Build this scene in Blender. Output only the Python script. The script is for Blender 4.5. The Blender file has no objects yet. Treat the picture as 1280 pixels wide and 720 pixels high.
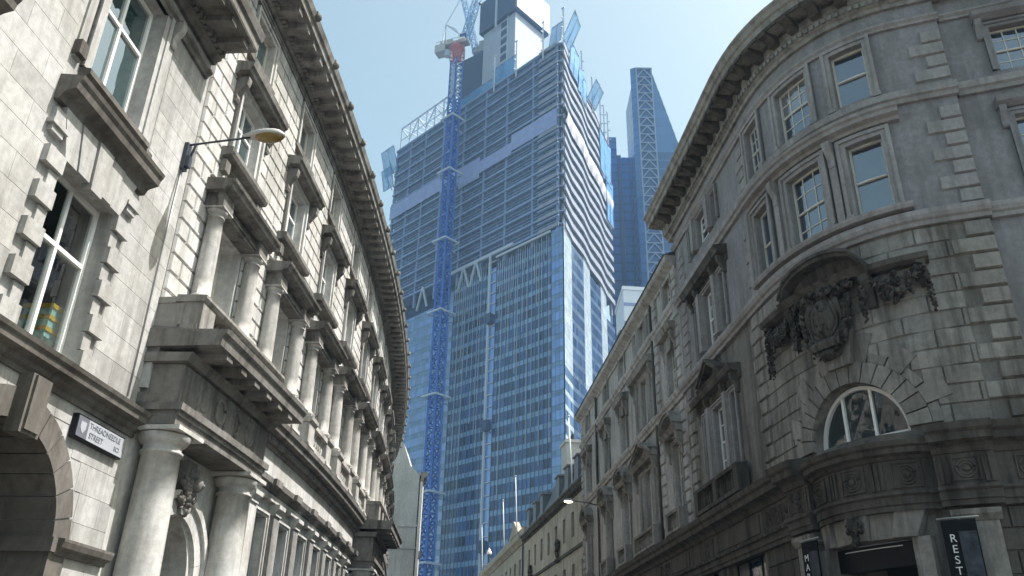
import bpy, bmesh, math, random
from mathutils import Vector, Matrix
R = math.radians
rnd = random.Random(7)
scn = bpy.context.scene
COL = scn.collection

# ------------------------------------------------------------------ camera, sky, sun, exposure
cd = bpy.data.cameras.new('camera'); cam = bpy.data.objects.new('camera', cd); COL.objects.link(cam)
cd.sensor_width = 36; cd.lens = 1040 / 1280 * 36; cd.clip_start = .1; cd.clip_end = 6000
cam.matrix_world = Matrix.Translation((0, 0, 1.7)) @ Matrix.Rotation(R(90 + 26), 4, 'X') @ Matrix.Rotation(R(1.22), 4, 'Z')
scn.camera = cam
SUN_AZ, SUN_EL = 87, 57            # azimuth from +Y towards +X
wd = bpy.data.worlds.new('World'); scn.world = wd; wd.use_nodes = True
nt = wd.node_tree; bg = nt.nodes['Background']
sky = nt.nodes.new('ShaderNodeTexSky'); sky.sky_type = 'NISHITA'; sky.sun_disc = False
sky.sun_elevation = R(SUN_EL); sky.sun_rotation = R(SUN_AZ); sky.dust_density = 2.8; sky.air_density = 1.0; sky.ozone_density = 1.2
tn = nt.nodes.new('ShaderNodeMix'); tn.data_type = 'RGBA'; tn.blend_type = 'MULTIPLY'; tn.inputs[0].default_value = 1; tn.inputs[7].default_value = (.97, .955, .715, 1)
nt.links.new(sky.outputs[0], tn.inputs[6]); nt.links.new(tn.outputs[2], bg.inputs[0]); bg.inputs[1].default_value = .15
sl = bpy.data.lights.new('sun', 'SUN'); sl.energy = 4.15; sl.angle = R(.5); sl.color = (1, .962, .94)
so = bpy.data.objects.new('sun', sl); COL.objects.link(so)
sd = Vector((math.sin(R(SUN_AZ)) * math.cos(R(SUN_EL)), math.cos(R(SUN_AZ)) * math.cos(R(SUN_EL)), math.sin(R(SUN_EL))))
so.rotation_euler = sd.to_track_quat('Z', 'Y').to_euler(); so.location = (60, 0, 120)
vs = scn.view_settings; vs.view_transform = 'Standard'; vs.look = 'None'; vs.gamma = 1; vs.use_curve_mapping = False
vs.exposure = 1.17

# ------------------------------------------------------------------ materials
def newmat(name):
    m = bpy.data.materials.new(name); m.use_nodes = True
    return m, m.node_tree, m.node_tree.nodes['Principled BSDF']
def N(nt, t, **k):
    n = nt.nodes.new(t)
    for a, b in k.items(): setattr(n, a, b)
    return n
def ramp(nt, fac, stops):
    r = N(nt, 'ShaderNodeValToRGB'); e = r.color_ramp.elements
    while len(e) < len(stops): e.new(.5)
    for q, (p, c) in zip(e, stops): q.position = p; q.color = (*c, 1) if len(c) == 3 else c
    nt.links.new(fac, r.inputs[0]); return r.outputs[0]
def noise(nt, vec, scale, detail=4, rough=.6):
    n = N(nt, 'ShaderNodeTexNoise'); n.inputs['Scale'].default_value = scale; n.inputs['Detail'].default_value = detail
    n.inputs['Roughness'].default_value = rough; nt.links.new(vec, n.inputs['Vector']); return n.outputs[0]
def mul(nt, a, b, fac=1, mode='MULTIPLY'):
    m = N(nt, 'ShaderNodeMix', data_type='RGBA', blend_type=mode)
    if isinstance(fac, (int, float)): m.inputs[0].default_value = fac
    else: nt.links.new(fac, m.inputs[0])
    for s, v in ((6, a), (7, b)):
        if isinstance(v, tuple): m.inputs[s].default_value = (*v, 1)
        else: nt.links.new(v, m.inputs[s])
    return m.outputs[2]
def g(v): return (v, v, v)
def stone(name, base, soot, amount=.45, rough=.88, tonevar=.35, bump=.25, scale=1.0):
    """weathered ashlar: mottled, rain-streaked, with patches of soot; each block keeps its own tone"""
    m, nt, p = newmat(name)
    pos = N(nt, 'ShaderNodeNewGeometry').outputs['Position']
    mp = N(nt, 'ShaderNodeMapping'); mp.inputs['Scale'].default_value = (2.6, 2.6, .28); nt.links.new(pos, mp.inputs[0])
    big = noise(nt, pos, .55 * scale, 6); fine = noise(nt, pos, 7 * scale, 6, .7); streak = noise(nt, mp.outputs[0], 1.1 * scale, 5, .65)
    c = mul(nt, base, ramp(nt, fine, [(.25, g(.72)), (.75, g(1.18))]))
    c = mul(nt, c, ramp(nt, big, [(.3, (.80, .78, .73)), (.7, (1.1, 1.1, 1.1))]))
    at = N(nt, 'ShaderNodeAttribute', attribute_name='tone').outputs['Fac']
    c = mul(nt, c, ramp(nt, at, [(0, g(1 - tonevar)), (.5, g(1)), (1, g(1 + tonevar * .5))]))
    msk = ramp(nt, streak, [(.46, g(0)), (.66, g(min(.95, amount * 1.25)))])
    c = mul(nt, c, soot, msk, 'MIX')
    m2 = ramp(nt, noise(nt, pos, 1.7 * scale, 8, .72), [(.52, g(0)), (.75, g(amount * .8))])
    c = mul(nt, c, soot, m2, 'MIX')
    nt.links.new(c, p.inputs['Base Color']); p.inputs['Roughness'].default_value = rough
    p.inputs['Specular IOR Level'].default_value = .25
    b = N(nt, 'ShaderNodeBump'); b.inputs['Strength'].default_value = bump; b.inputs['Distance'].default_value = .02
    nt.links.new(noise(nt, pos, 22 * scale, 8, .75), b.inputs['Height']); nt.links.new(b.outputs[0], p.inputs['Normal'])
    return m
def plain(name, c, rough=.6, metal=0, spec=.5, var=.0, vs=3):
    m, nt, p = newmat(name)
    p.inputs['Roughness'].default_value = rough; p.inputs['Metallic'].default_value = metal; p.inputs['Specular IOR Level'].default_value = spec
    if var:
        pos = N(nt, 'ShaderNodeNewGeometry').outputs['Position']
        nt.links.new(mul(nt, c, ramp(nt, noise(nt, pos, vs, 5), [(.3, g(1 - var)), (.7, g(1 + var))])), p.inputs['Base Color'])
    else: p.inputs['Base Color'].default_value = (*c, 1)
    return m
def glass_dark(name, c, rough=.02, wav=.02, spec=1.0, ior=1.9):
    m, nt, p = newmat(name)
    p.inputs['Roughness'].default_value = rough; p.inputs['IOR'].default_value = ior; p.inputs['Specular IOR Level'].default_value = spec
    pos = N(nt, 'ShaderNodeNewGeometry').outputs['Position']
    at = N(nt, 'ShaderNodeAttribute', attribute_name='tone').outputs['Fac']
    nt.links.new(mul(nt, c, ramp(nt, at, [(0, g(.45)), (1, g(1.7))])), p.inputs['Base Color'])
    b = N(nt, 'ShaderNodeBump'); b.inputs['Strength'].default_value = wav; b.inputs['Distance'].default_value = .1
    nt.links.new(noise(nt, pos, 1.6, 2), b.inputs['Height']); nt.links.new(b.outputs[0], p.inputs['Normal'])
    return m
def glass_clear(name):
    m, nt, p = newmat(name); nt.nodes.remove(p)
    tr = N(nt, 'ShaderNodeBsdfTransparent'); tr.inputs[0].default_value = (.66, .76, .73, 1)
    gl = N(nt, 'ShaderNodeBsdfGlossy'); gl.inputs['Roughness'].default_value = .02
    fr = N(nt, 'ShaderNodeFresnel'); fr.inputs[0].default_value = 1.4
    hf = N(nt, 'ShaderNodeMath', operation='MULTIPLY'); hf.inputs[1].default_value = .45; nt.links.new(fr.outputs[0], hf.inputs[0])
    mx = N(nt, 'ShaderNodeMixShader'); nt.links.new(hf.outputs[0], mx.inputs[0]); nt.links.new(tr.outputs[0], mx.inputs[1]); nt.links.new(gl.outputs[0], mx.inputs[2])
    nt.links.new(mx.outputs[0], nt.nodes['Material Output'].inputs[0]); return m
def netting(name, c, alpha):
    m, nt, p = newmat(name); p.inputs['Base Color'].default_value = (*c, 1); p.inputs['Roughness'].default_value = .7
    pos = N(nt, 'ShaderNodeNewGeometry').outputs['Position']
    nt.links.new(ramp(nt, noise(nt, pos, .9, 6, .8), [(.35, g(alpha - .2)), (.65, g(min(1, alpha + .25)))]), p.inputs['Alpha']); return m

M = {}
M['stoneA'] = stone('smooth_portland_stone', (.39, .388, .385), (.16, .152, .14), .45, tonevar=.2)
M['stoneB'] = stone('rusticated_portland_stone', (.52, .515, .507), (.18, .17, .155), .42, tonevar=.22)
M['trimA'] = stone('weather_and_shade_trim_stone', (.20, .192, .182), (.055, .049, .043), .65, tonevar=.2)  # weathering, with soffit shade also put into the dark base colour
M['hoodA'] = stone('soot_and_shade_hood_stone', (.142, .132, .122), (.045, .039, .034), .6, tonevar=.2)  # soot plus painted shade: base lowered for dim undersides and arches
M['corniceA'] = stone('grey_cornice_stone', (.275, .265, .252), (.075, .068, .06), .6, tonevar=.2)
M['columnA'] = stone('grey_column_stone', (.44, .43, .415), (.14, .13, .115), .5, tonevar=.2)
M['groove'] = stone('dirty_joint', (.16, .145, .125), (.07, .06, .05), .5, tonevar=.1)
M['stucco'] = stone('grey_painted_stucco', (.25, .244, .255), (.13, .12, .12), .4, tonevar=.12, bump=.08)
M['stuccoT'] = stone('painted_stucco_trim', (.315, .30, .30), (.13, .12, .115), .4, tonevar=.12, bump=.1)
M['stoneR'] = stone('grey_brown_stone', (.285, .272, .252), (.065, .057, .048), .6, tonevar=.28, bump=.35)
M['trimR'] = stone('soot_and_shade_trim_stone', (.105, .096, .086), (.026, .022, .019), .7, tonevar=.25, bump=.35)  # soot plus painted shade: base lowered for the dim lower storey
M['stoneR2'] = stone('pale_grey_stone', (.42, .405, .392), (.13, .118, .108), .55, tonevar=.2)
M['stoneR3'] = stone('buff_stone', (.43, .385, .315), (.17, .145, .11), .5, tonevar=.2)
M['carve'] = stone('black_weathered_carving', (.088, .080, .072), (.014, .012, .010), .75, tonevar=.85, bump=.6, scale=3)
M['pale'] = stone('pale_render', (.50, .49, .475), (.33, .31, .30), .5, tonevar=.1)
M['white'] = plain('white_window_paint', (.78, .78, .76), .45)
M['cream'] = plain('cream_window_paint', (.55, .52, .46), .5, var=.15)
M['glassL'] = glass_dark('reflective_window_glass', (.016, .042, .046), wav=.06, ior=2.4)
M['glassR'] = glass_dark('old_sash_glass', (.018, .03, .052), wav=.12, ior=2.1)
M['glassarch'] = glass_dark('arched_window_glass', (.022, .028, .03), wav=.06, ior=1.55, spec=.6)
M['curtain'] = glass_dark('window_with_pale_curtain', (.17, .175, .18), wav=.3, ior=2.0)
M['clear'] = glass_clear('clear_window_glass')
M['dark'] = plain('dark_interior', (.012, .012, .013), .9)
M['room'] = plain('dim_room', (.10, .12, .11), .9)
M['iron'] = plain('dark_painted_iron', (.035, .04, .055), .45, var=.2)
M['steel'] = plain('galvanised_steel', (.33, .33, .33), .4, .6)
M['lead'] = plain('lead_roof', (.11, .12, .14), .6, var=.25)
M['slate'] = plain('slate_roof', (.07, .075, .085), .6, var=.3)
M['asphalt'] = plain('asphalt', (.05, .05, .052), .9, var=.3, vs=8)
M['paving'] = plain('york_stone_paving', (.16, .15, .135), .85, var=.2, vs=2)
M['earth'] = plain('ground_earth', (.12, .115, .11), .95, var=.2)
M['paint'] = plain('yellow_road_paint', (.7, .5, .06), .7)
M['black'] = plain('black_gloss_paint', (.008, .008, .010), .4, spec=.2)
M['letter'] = plain('white_lettering', (.75, .75, .75), .5)

# ------------------------------------------------------------------ mesh helpers
class Fac:
    """a facade plan: s runs along the wall, d stands out of it, z is height"""
    def __init__(self, pts, ds, side, off=None): self.P, self.ds, self.side, self.off = pts, ds, side, off
    def at(self, s):
        P = self.P; u = s / self.ds
        if u <= 0: x, y, h = P[0]; return x + s * math.sin(h), y + s * math.cos(h), h
        if u >= len(P) - 1:
            x, y, h = P[-1]; e = s - (len(P) - 1) * self.ds; return x + e * math.sin(h), y + e * math.cos(h), h
        i = int(u); t = u - i; a, b = P[i], P[i + 1]
        return a[0] + (b[0] - a[0]) * t, a[1] + (b[1] - a[1]) * t, a[2] + (b[2] - a[2]) * t
    def n(self, s):
        h = self.at(s)[2]; return Vector((self.side * math.cos(h), -self.side * math.sin(h), 0))
    def t(self, s):
        h = self.at(s)[2]; return Vector((math.sin(h), math.cos(h), 0))
    def W(self, s, d, z):
        x, y, h = self.at(s)
        if self.off: d += self.off(s)
        return (x + d * self.side * math.cos(h), y - d * self.side * math.sin(h), z)
def straight(p, ang, side): return Fac([(p[0], p[1], R(ang)), (p[0] + math.sin(R(ang)), p[1] + math.cos(R(ang)), R(ang))], 1, side)
def march(p, hfun, S, ds=.25):
    out = [(p[0], p[1], R(hfun(0)))]; x, y = p
    for i in range(int(S / ds)):
        h = R(hfun((i + .5) * ds)); x += ds * math.sin(h); y += ds * math.cos(h); out.append((x, y, R(hfun((i + 1) * ds))))
    return out

class MB:
    STEP = .9
    def __init__(self): self.v, self.f, self.tn, self.sm, self.mi = [], [], [], [], []; self.cur = 0; self.tone = .5; self.cuts = []
    def cut(self):
        """what follows becomes a mesh of its own when built"""
        if len(self.f) > (self.cuts[-1] if self.cuts else 0): self.cuts.append(len(self.f))
    def face(self, pts, tone=None, smooth=False):
        b = len(self.v); self.v += [tuple(p) for p in pts]; self.f.append(tuple(range(b, b + len(pts))))
        self.tn.append(self.tone if tone is None else tone); self.sm.append(smooth); self.mi.append(self.cur)
    def grid(self, rows, closed=False, smooth=True, tone=None):
        b = len(self.v); n = len(rows[0])
        for r in rows: self.v += [tuple(p) for p in r]
        for i in range(len(rows) - 1):
            for j in range(n if closed else n - 1):
                k = (j + 1) % n
                self.f.append((b + i * n + j, b + i * n + k, b + (i + 1) * n + k, b + (i + 1) * n + j))
                self.tn.append(self.tone if tone is None else tone); self.sm.append(smooth); self.mi.append(self.cur)
    def mould(self, F, s0, s1, prof, tone=None, step=None):
        """closed (d,z) section swept along the facade"""
        n = max(1, math.ceil((s1 - s0) / (step or self.STEP)))
        rows = [[F.W(s0 + (s1 - s0) * i / n, d, z) for d, z in prof] for i in range(n + 1)]
        self.grid(rows, True, False, tone)
        self.face(rows[0], tone); self.face(rows[-1][::-1], tone)
    def box(self, F, s0, s1, d0, d1, z0, z1, tone=None, step=None):
        self.mould(F, s0, s1, [(d0, z0), (d1, z0), (d1, z1), (d0, z1)], tone, step)
    def solid(self, F, poly, d0, d1, tone=None):
        """an (s,z) outline given thickness d0..d1"""
        a = [F.W(s, d0, z) for s, z in poly]; b = [F.W(s, d1, z) for s, z in poly]
        self.face(b, tone); self.face(a[::-1], tone); n = len(poly)
        for i in range(n): j = (i + 1) % n; self.face([a[i], a[j], b[j], b[i]], tone)
    def lathe(self, c, prof, n=18, tone=None):
        rows = [[(c[0] + r * math.cos(2 * math.pi * k / n), c[1] + r * math.sin(2 * math.pi * k / n), z) for k in range(n)] for r, z in prof]
        for i in range(len(rows) - 1): self.grid(rows[i:i + 2], True, True, tone)
        self.face(rows[0][::-1], tone); self.face(rows[-1], tone)
    def bar(self, p, q, w, h=None, tone=None):
        p, q = Vector(p), Vector(q); h = h or w; d = (q - p).normalized()
        u = d.cross(Vector((0, 0, 1)));  u = u.normalized() if u.length > 1e-4 else Vector((1, 0, 0)); v = d.cross(u)
        a = [p + u * x * w / 2 + v * y * h / 2 for x, y in ((-1, -1), (1, -1), (1, 1), (-1, 1))]; b = [k + (q - p) for k in a]
        self.grid([a, b], True, False, tone); self.face(a[::-1], tone); self.face(b, tone)
    def tube(self, pts, r, n=8, tone=None, closed=False):
        pts = [Vector(p) for p in pts]; rows = []
        for i, p in enumerate(pts):
            d = (pts[min(i + 1, len(pts) - 1)] - pts[max(i - 1, 0)]) if not closed else pts[(i + 1) % len(pts)] - pts[i - 1]
            d.normalize(); u = d.cross(Vector((0, 0, 1))); u = u.normalized() if u.length > 1e-3 else Vector((1, 0, 0)); v = d.cross(u)
            rr = r[i] if isinstance(r, (list, tuple)) else r
            rows.append([p + (u * math.cos(2 * math.pi * k / n) + v * math.sin(2 * math.pi * k / n)) * rr for k in range(n)])
        if closed: rows.append(rows[0])
        self.grid(rows, True, True, tone)
        if not closed: self.face(rows[0][::-1], tone); self.face(rows[-1], tone)
    def blob(self, c, ax, tone=None, n=8, m=5, rough=.12):
        """ellipsoid with axes ax (three vectors), slightly uneven"""
        c = Vector(c); rows = []
        for i in range(m + 1):
            th = math.pi * (.02 + .96 * i / m); row = []
            for k in range(n):
                ph = 2 * math.pi * k / n; q = 1 + rnd.uniform(-rough, rough)
                row.append(c + (ax[0] * math.sin(th) * math.cos(ph) + ax[1] * math.sin(th) * math.sin(ph) + ax[2] * math.cos(th)) * q)
            rows.append(row)
        self.grid(rows, True, True, tone)
    def wall(self, F, s0, s1, z0, z1, holes=(), arcs=(), d=0, tone=None):
        """front skin with rectangular and round-headed openings: holes (a,b,c,e), arcs (centre, sill, spring, radius)"""
        H = list(holes) + [(c - r, c + r, b, sp + r) for c, b, sp, r in arcs]
        S = sorted({s0, s1, *[x for h in H for x in h[:2] if s0 < x < s1]}); Z = sorted({z0, z1, *[x for h in H for x in h[2:] if z0 < x < z1]})
        S2 = [S[0]]
        for a, b in zip(S, S[1:]):
            n = max(1, math.ceil((b - a) / self.STEP)); S2 += [a + (b - a) * (i + 1) / n for i in range(n)]
        for a, b in zip(S2, S2[1:]):
            for c, e in zip(Z, Z[1:]):
                sm, zm = (a + b) / 2, (c + e) / 2
                if any(h[0] < sm < h[1] and h[2] < zm < h[3] for h in H): continue
                self.face([F.W(a, d, c), F.W(b, d, c), F.W(b, d, e), F.W(a, d, e)], tone)
        for c, b, sp, r in arcs:
            n = 20; P = [(c - r * math.cos(math.pi * i / n), sp + r * math.sin(math.pi * i / n)) for i in range(n + 1)]
            for (a, za), (b2, zb) in zip(P, P[1:]):
                self.face([F.W(a, d, za), F.W(b2, d, zb), F.W(b2, d, sp + r), F.W(a, d, sp + r)], tone)
    def reveal(self, F, a, b, c, e, dep, d=0):
        for s in (a, b): self.face([F.W(s, d, c), F.W(s, d - dep, c), F.W(s, d - dep, e), F.W(s, d, e)])
        for z in (c, e): self.face([F.W(a, d, z), F.W(b, d, z), F.W(b, d - dep, z), F.W(a, d - dep, z)])
    def areveal(self, F, c, b, sp, r, dep, d=0, n=20):
        P = [(c - r, b)] + [(c - r * math.cos(math.pi * i / n), sp + r * math.sin(math.pi * i / n)) for i in range(n + 1)] + [(c + r, b)]
        for (s, z), (s2, z2) in zip(P, P[1:]): self.face([F.W(s, d, z), F.W(s2, d, z2), F.W(s2, d - dep, z2), F.W(s, d - dep, z)])
    def ring(self, F, c, sp, r0, r1, d0, d1, a0=0, a1=180, n=11, gap=1.2, var=.3, step=2):
        """arch of separate wedge stones"""
        w = (a1 - a0) / n
        for i in range(n):
            b0, b1 = a0 + i * w + gap / 2, a0 + (i + 1) * w - gap / 2; t = .5 + rnd.uniform(-var, var)
            ro = r1(i, n) if callable(r1) else r1
            A = [R(b0 + (b1 - b0) * k / step) for k in range(step + 1)]
            poly = [(c + ro * math.cos(x), sp + ro * math.sin(x)) for x in A] + [(c + r0 * math.cos(x), sp + r0 * math.sin(x)) for x in A[::-1]]
            self.solid(F, poly, d0, d1, t)
    def block(self, F, a, b, c, e, p, ch, tone, d=0):
        """one chamfered facing stone"""
        if b - a < 3 * ch: return
        o = [F.W(a, d, c), F.W(b, d, c), F.W(b, d, e), F.W(a, d, e)]
        i = [F.W(a + ch, d + p, c + ch), F.W(b - ch, d + p, c + ch), F.W(b - ch, d + p, e - ch), F.W(a + ch, d + p, e - ch)]
        self.face(i, tone)
        for k in range(4): self.face([o[k], o[(k + 1) % 4], i[(k + 1) % 4], i[k]], tone)
    def blocks(self, F, s0, s1, z0, z1, h, L, p, ch, cut, var=.3, d=0):
        """courses of facing stones; cut(zlo,zhi) lists the s-intervals left free"""
        n = round((z1 - z0) / h); h = (z1 - z0) / n
        for r in range(n):
            lo, hi = z0 + r * h, z0 + (r + 1) * h
            free = [(s0, s1)]
            for a, b in cut(lo, hi):
                nf = []
                for x, y in free:
                    if b <= x or a >= y: nf.append((x, y)); continue
                    if a > x: nf.append((x, a))
                    if b < y: nf.append((b, y))
                free = nf
            off = (r % 2) * L / 2
            k0 = math.floor((s0 - off) / L) - 1
            for x, y in free:
                k = math.floor((x - off) / L)
                while k * L + off < y - 1e-6:
                    a, b = max(x, k * L + off), min(y, (k + 1) * L + off); k += 1
                    self.block(F, a, b, lo, hi, p, ch, .5 + rnd.uniform(-var, var), d)
    def arch(self, F, a, b, c, e, w, p, d=0, sill=False):
        """two-step moulded frame round an opening"""
        for k, (ww, pp) in enumerate(((w, p), (w * .45, p * 1.7))):
            x = 0 if k == 0 else w - ww
            self.box(F, a - x - ww, a - x, d, d + pp, c, e + x + ww); self.box(F, b + x, b + x + ww, d, d + pp, c, e + x + ww)
            self.box(F, a - x, b + x, d, d + pp - .003, e + x, e + x + ww)
    def console(self, F, s, w, z0, z1, dep, d=0, tone=None):
        h = z1 - z0
        pr = [(d, z1), (d + dep, z1), (d + dep, z1 - .12 * h), (d + dep * .92, z1 - .3 * h), (d + dep * .6, z1 - .5 * h), (d + dep * .38, z1 - .7 * h), (d + dep * .45, z0 + .14 * h), (d + dep * .36, z0 + .03 * h), (d + dep * .1, z0), (d, z0)]
        self.mould(F, s - w / 2, s + w / 2, pr[::-1], tone)
    def build(self, name, mat, parent=None, label=None):
        ends = sorted({*self.cuts, len(self.f)} - {0}); st = 0; o = None
        for e in ends:
            o = self.piece(name, mat, parent, st, e) if e > st else o; st = e
        if label: o['label'] = label
        return o
    def piece(self, name, mat, parent, f0, f1):
        me = bpy.data.meshes.new(name); o = bpy.data.objects.new(name, me); COL.objects.link(o)
        org = ORG.get(parent.name, Vector((0, 0, 0))) if parent else Vector((0, 0, 0))
        ix = {}; vv = []; ff = []
        for f in self.f[f0:f1]:
            q = []
            for i in f:
                if i not in ix: ix[i] = len(vv); x, y, z = self.v[i]; vv.append((x - org[0], y - org[1], z - org[2]))
                q.append(ix[i])
            ff.append(q)
        me.from_pydata(vv, [], ff)
        for k in (mat if isinstance(mat, (list, tuple)) else [mat]): me.materials.append(M[k])
        me.polygons.foreach_set('use_smooth', self.sm[f0:f1]); me.polygons.foreach_set('material_index', self.mi[f0:f1])
        at = me.attributes.new('tone', 'FLOAT', 'FACE'); at.data.foreach_set('value', self.tn[f0:f1])
        bm = bmesh.new(); bm.from_mesh(me); bmesh.ops.remove_doubles(bm, verts=bm.verts, dist=.0004)
        bmesh.ops.recalc_face_normals(bm, faces=bm.faces); bm.to_mesh(me); bm.free(); me.update()
        if parent: o.parent = parent; ORG[o.name] = org
        return o
ORG = {}
def tag(o, label=None, cat=None, group=None, kind=None):
    for k, v in (('label', label), ('category', cat), ('group', group), ('kind', kind)):
        if v: o[k] = v
    return o
def thing(name, loc, label, cat, group=None):
    o = bpy.data.objects.new(name, None); COL.objects.link(o); o.location = loc; ORG[o.name] = Vector(loc); o.empty_display_size = .3
    return tag(o, label, cat, group)
def text(name, s, F, sc, z, size, d, mat, parent, stack=False, width=1.0, ext=.004):
    """lettering lying on a facade, reading the way a passer-by faces it"""
    cu = bpy.data.curves.new(name, 'FONT'); cu.body = '\n'.join(s) if stack else s; cu.size = size; cu.extrude = ext
    cu.align_x = 'CENTER'; cu.align_y = 'CENTER'; cu.space_line = 1.0 if stack else .95
    t = bpy.data.objects.new(name, cu); me = bpy.data.meshes.new_from_object(t); bpy.data.objects.remove(t); bpy.data.curves.remove(cu)
    x = F.t(sc) * F.side; n = F.n(sc); p = Vector(F.W(sc, d, z))
    me.transform(Matrix(((x.x * width, 0, n.x, p.x), (x.y * width, 0, n.y, p.y), (0, 1, 0, p.z), (0, 0, 0, 1))))
    o = bpy.data.objects.new(name, me); COL.objects.link(o); me.materials.append(M[mat])
    org = ORG.get(parent.name, Vector()); me.transform(Matrix.Translation(-org)); o.parent = parent; ORG[o.name] = org
    return o

def window(F, a, b, c, e, dep, parent, glass, frame, nx=2, split=.6, bars=None, fw=.06, arc=None):
    """window frame with its pane as a sub-part; bars = (columns, rows) of glazing bars per sash"""
    f = MB(); d0, d1 = -dep, -dep + .06
    if arc is None:
        for x in (a, b - fw): f.box(F, x, x + fw, d0, d1, c, e)
        f.box(F, a + fw, b - fw, d0, d1 - .004, c, c + fw * 1.2); f.box(F, a + fw, b - fw, d0, d1 - .004, e - fw, e)
        zm = c + (e - c) * split
        if split: f.box(F, a + fw, b - fw, d0, d1 + .01, zm - fw * .45, zm + fw * .45)
        for k in range(1, nx):
            x = a + (b - a) * k / nx; f.box(F, x - fw * .45, x + fw * .45, d0, d1 + .004, c + fw, e - fw)
        if bars:
            for lo, hi in ((c, zm), (zm, e)):
                for k in range(1, bars[0]): x = a + (b - a) * k / bars[0]; f.box(F, x - .014, x + .014, d0, d1 - .02, lo + fw, hi - fw * .5)
                for k in range(1, bars[1]): z = lo + (hi - lo) * k / bars[1]; f.box(F, a + fw, b - fw, d0, d1 - .024, z - .014, z + .014)
        o = f.build('window', frame, parent)
        p = MB(); n = max(1, bars[0] if bars else nx); cz = rnd.choice((0, 0, 1, 2, 3)) if glass == 'glassR' else 0; tw = rnd.random()
        zs = [c, c + (e - c) * split, e] if split else [c, e]
        for i in range(n):
            for z0, z1 in zip(zs, zs[1:]):
                q = [F.W(a + (b - a) * i / n, d0 + .02 + rnd.uniform(-.009, .009), z0), F.W(a + (b - a) * (i + 1) / n, d0 + .02 + rnd.uniform(-.009, .009), z0),
                     F.W(a + (b - a) * (i + 1) / n, d0 + .02 + rnd.uniform(-.009, .009), z1), F.W(a + (b - a) * i / n, d0 + .02 + rnd.uniform(-.009, .009), z1)]
                p.cur = 1 if (cz == 1 and z0 == zs[0]) or (cz == 2 and z0 > zs[0]) or (cz == 3 and n > 1 and i in (0, n - 1)) else 0
                p.face(q, min(1, max(0, .7 * tw + .3 * rnd.random())))
        p.build('pane', [glass, 'curtain'], o)
        return o

def cornice(mb, F, s0, s1, z, prof, tone=None): mb.mould(F, s0, s1, [(d, z + h) for d, h in prof], tone)
def teeth(mb, F, s0, s1, pitch, w, d0, d1, z0, z1):
    n = int((s1 - s0) / pitch)
    for i in range(n):
        s = s0 + (i + .5) * (s1 - s0) / n; mb.box(F, s - w / 2, s + w / 2, d0, d1, z0, z1)
def balusters(mb, F, s0, s1, d, z0, z1, pitch=.2, r=.055):
    n = max(2, int((s1 - s0) / pitch)); h = z1 - z0
    for i in range(n):
        p = F.W(s0 + (i + .5) * (s1 - s0) / n, d, 0)
        mb.lathe(p, [(r * .9, z0), (r * .9, z0 + .08 * h), (r * .5, z0 + .15 * h), (r, z0 + .4 * h), (r * .9, z0 + .5 * h), (r * .45, z0 + .8 * h), (r * .9, z1 - .08 * h), (r * .9, z1)], 8)
def column(mb, F, s, d, z0, z1, r, order='leaf', n=20):
    p = F.W(s, d, 0); H = z1 - z0; k = r * 2.0
    cap = z1 - k * (1.05 if order == 'leaf' else .55)
    pr = [(r * 1.38, z0), (r * 1.38, z0 + .25 * r), (r * 1.45, z0 + .35 * r), (r * 1.36, z0 + .5 * r), (r * 1.14, z0 + .62 * r), (r * 1.18, z0 + .75 * r), (r * 1.04, z0 + .9 * r)]
    pr += [(r * (1.0 - .15 * t ** 1.6), z0 + .9 * r + (cap - z0 - .9 * r) * t) for t in (0, .2, .4, .6, .8, 1)]
    if order == 'leaf':
        pr += [(r * .98, cap + .02), (r * .98, cap + .1 * r), (r * .86, cap + .14 * r), (r * .88, cap + r), (r * 1.05, cap + 1.6 * r), (r * 1.22, cap + 1.85 * r)]
    else:
        pr += [(r * .95, cap), (r * .95, cap + .12 * r), (r * .86, cap + .16 * r), (r * .86, cap + .42 * r), (r * 1.0, cap + .48 * r), (r * 1.22, cap + .82 * r), (r * 1.2, cap + .86 * r)]
    mb.lathe(p, pr, n)
    t, nn = F.t(s), F.n(s)
    if order == 'leaf':
        for row, (zz, hh, rr) in enumerate(((cap + .16 * r, .75 * r, .90), (cap + .7 * r, .8 * r, .98))):
            for q in range(8):
                a = 2 * math.pi * (q + .5 * row) / 8; u = Vector((math.cos(a), math.sin(a), 0)); v = Vector((-u.y, u.x, 0)); c = Vector((p[0], p[1], zz))
                w = r * .3
                mb.grid([[c + u * r * rr + v * x * w for x in (-1, 0, 1)], [c + u * (r * rr + .1 * r) + v * x * w * .9 + Vector((0, 0, hh * .6)) for x in (-1, 0, 1)],
                         [c + u * (r * rr + .34 * r) + v * x * w * .5 + Vector((0, 0, hh)) for x in (-1, 0, 1)], [c + u * (r * rr + .36 * r) + v * x * w * .3 + Vector((0, 0, hh * .8)) for x in (-1, 0, 1)]])
        for a in (45, 135, 225, 315):
            u = t * math.cos(R(a)) + nn * math.sin(R(a)); mb.blob(Vector((p[0], p[1], z1 - .42 * r)) + u * r * 1.25, [u * r * .3, Vector((-u.y, u.x, 0)) * r * .18, Vector((0, 0, r * .3))], n=8, m=5, rough=.02)
    mb.box(F, s - r * 1.28, s + r * 1.28, d - r * 1.28, d + r * 1.28, z1 - .2 * r, z1)
    mb.box(F, s - r * 1.45, s + r * 1.45, d - r * 1.45, d + r * 1.45, z0 - .3 * r, z0 + .003)
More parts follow.
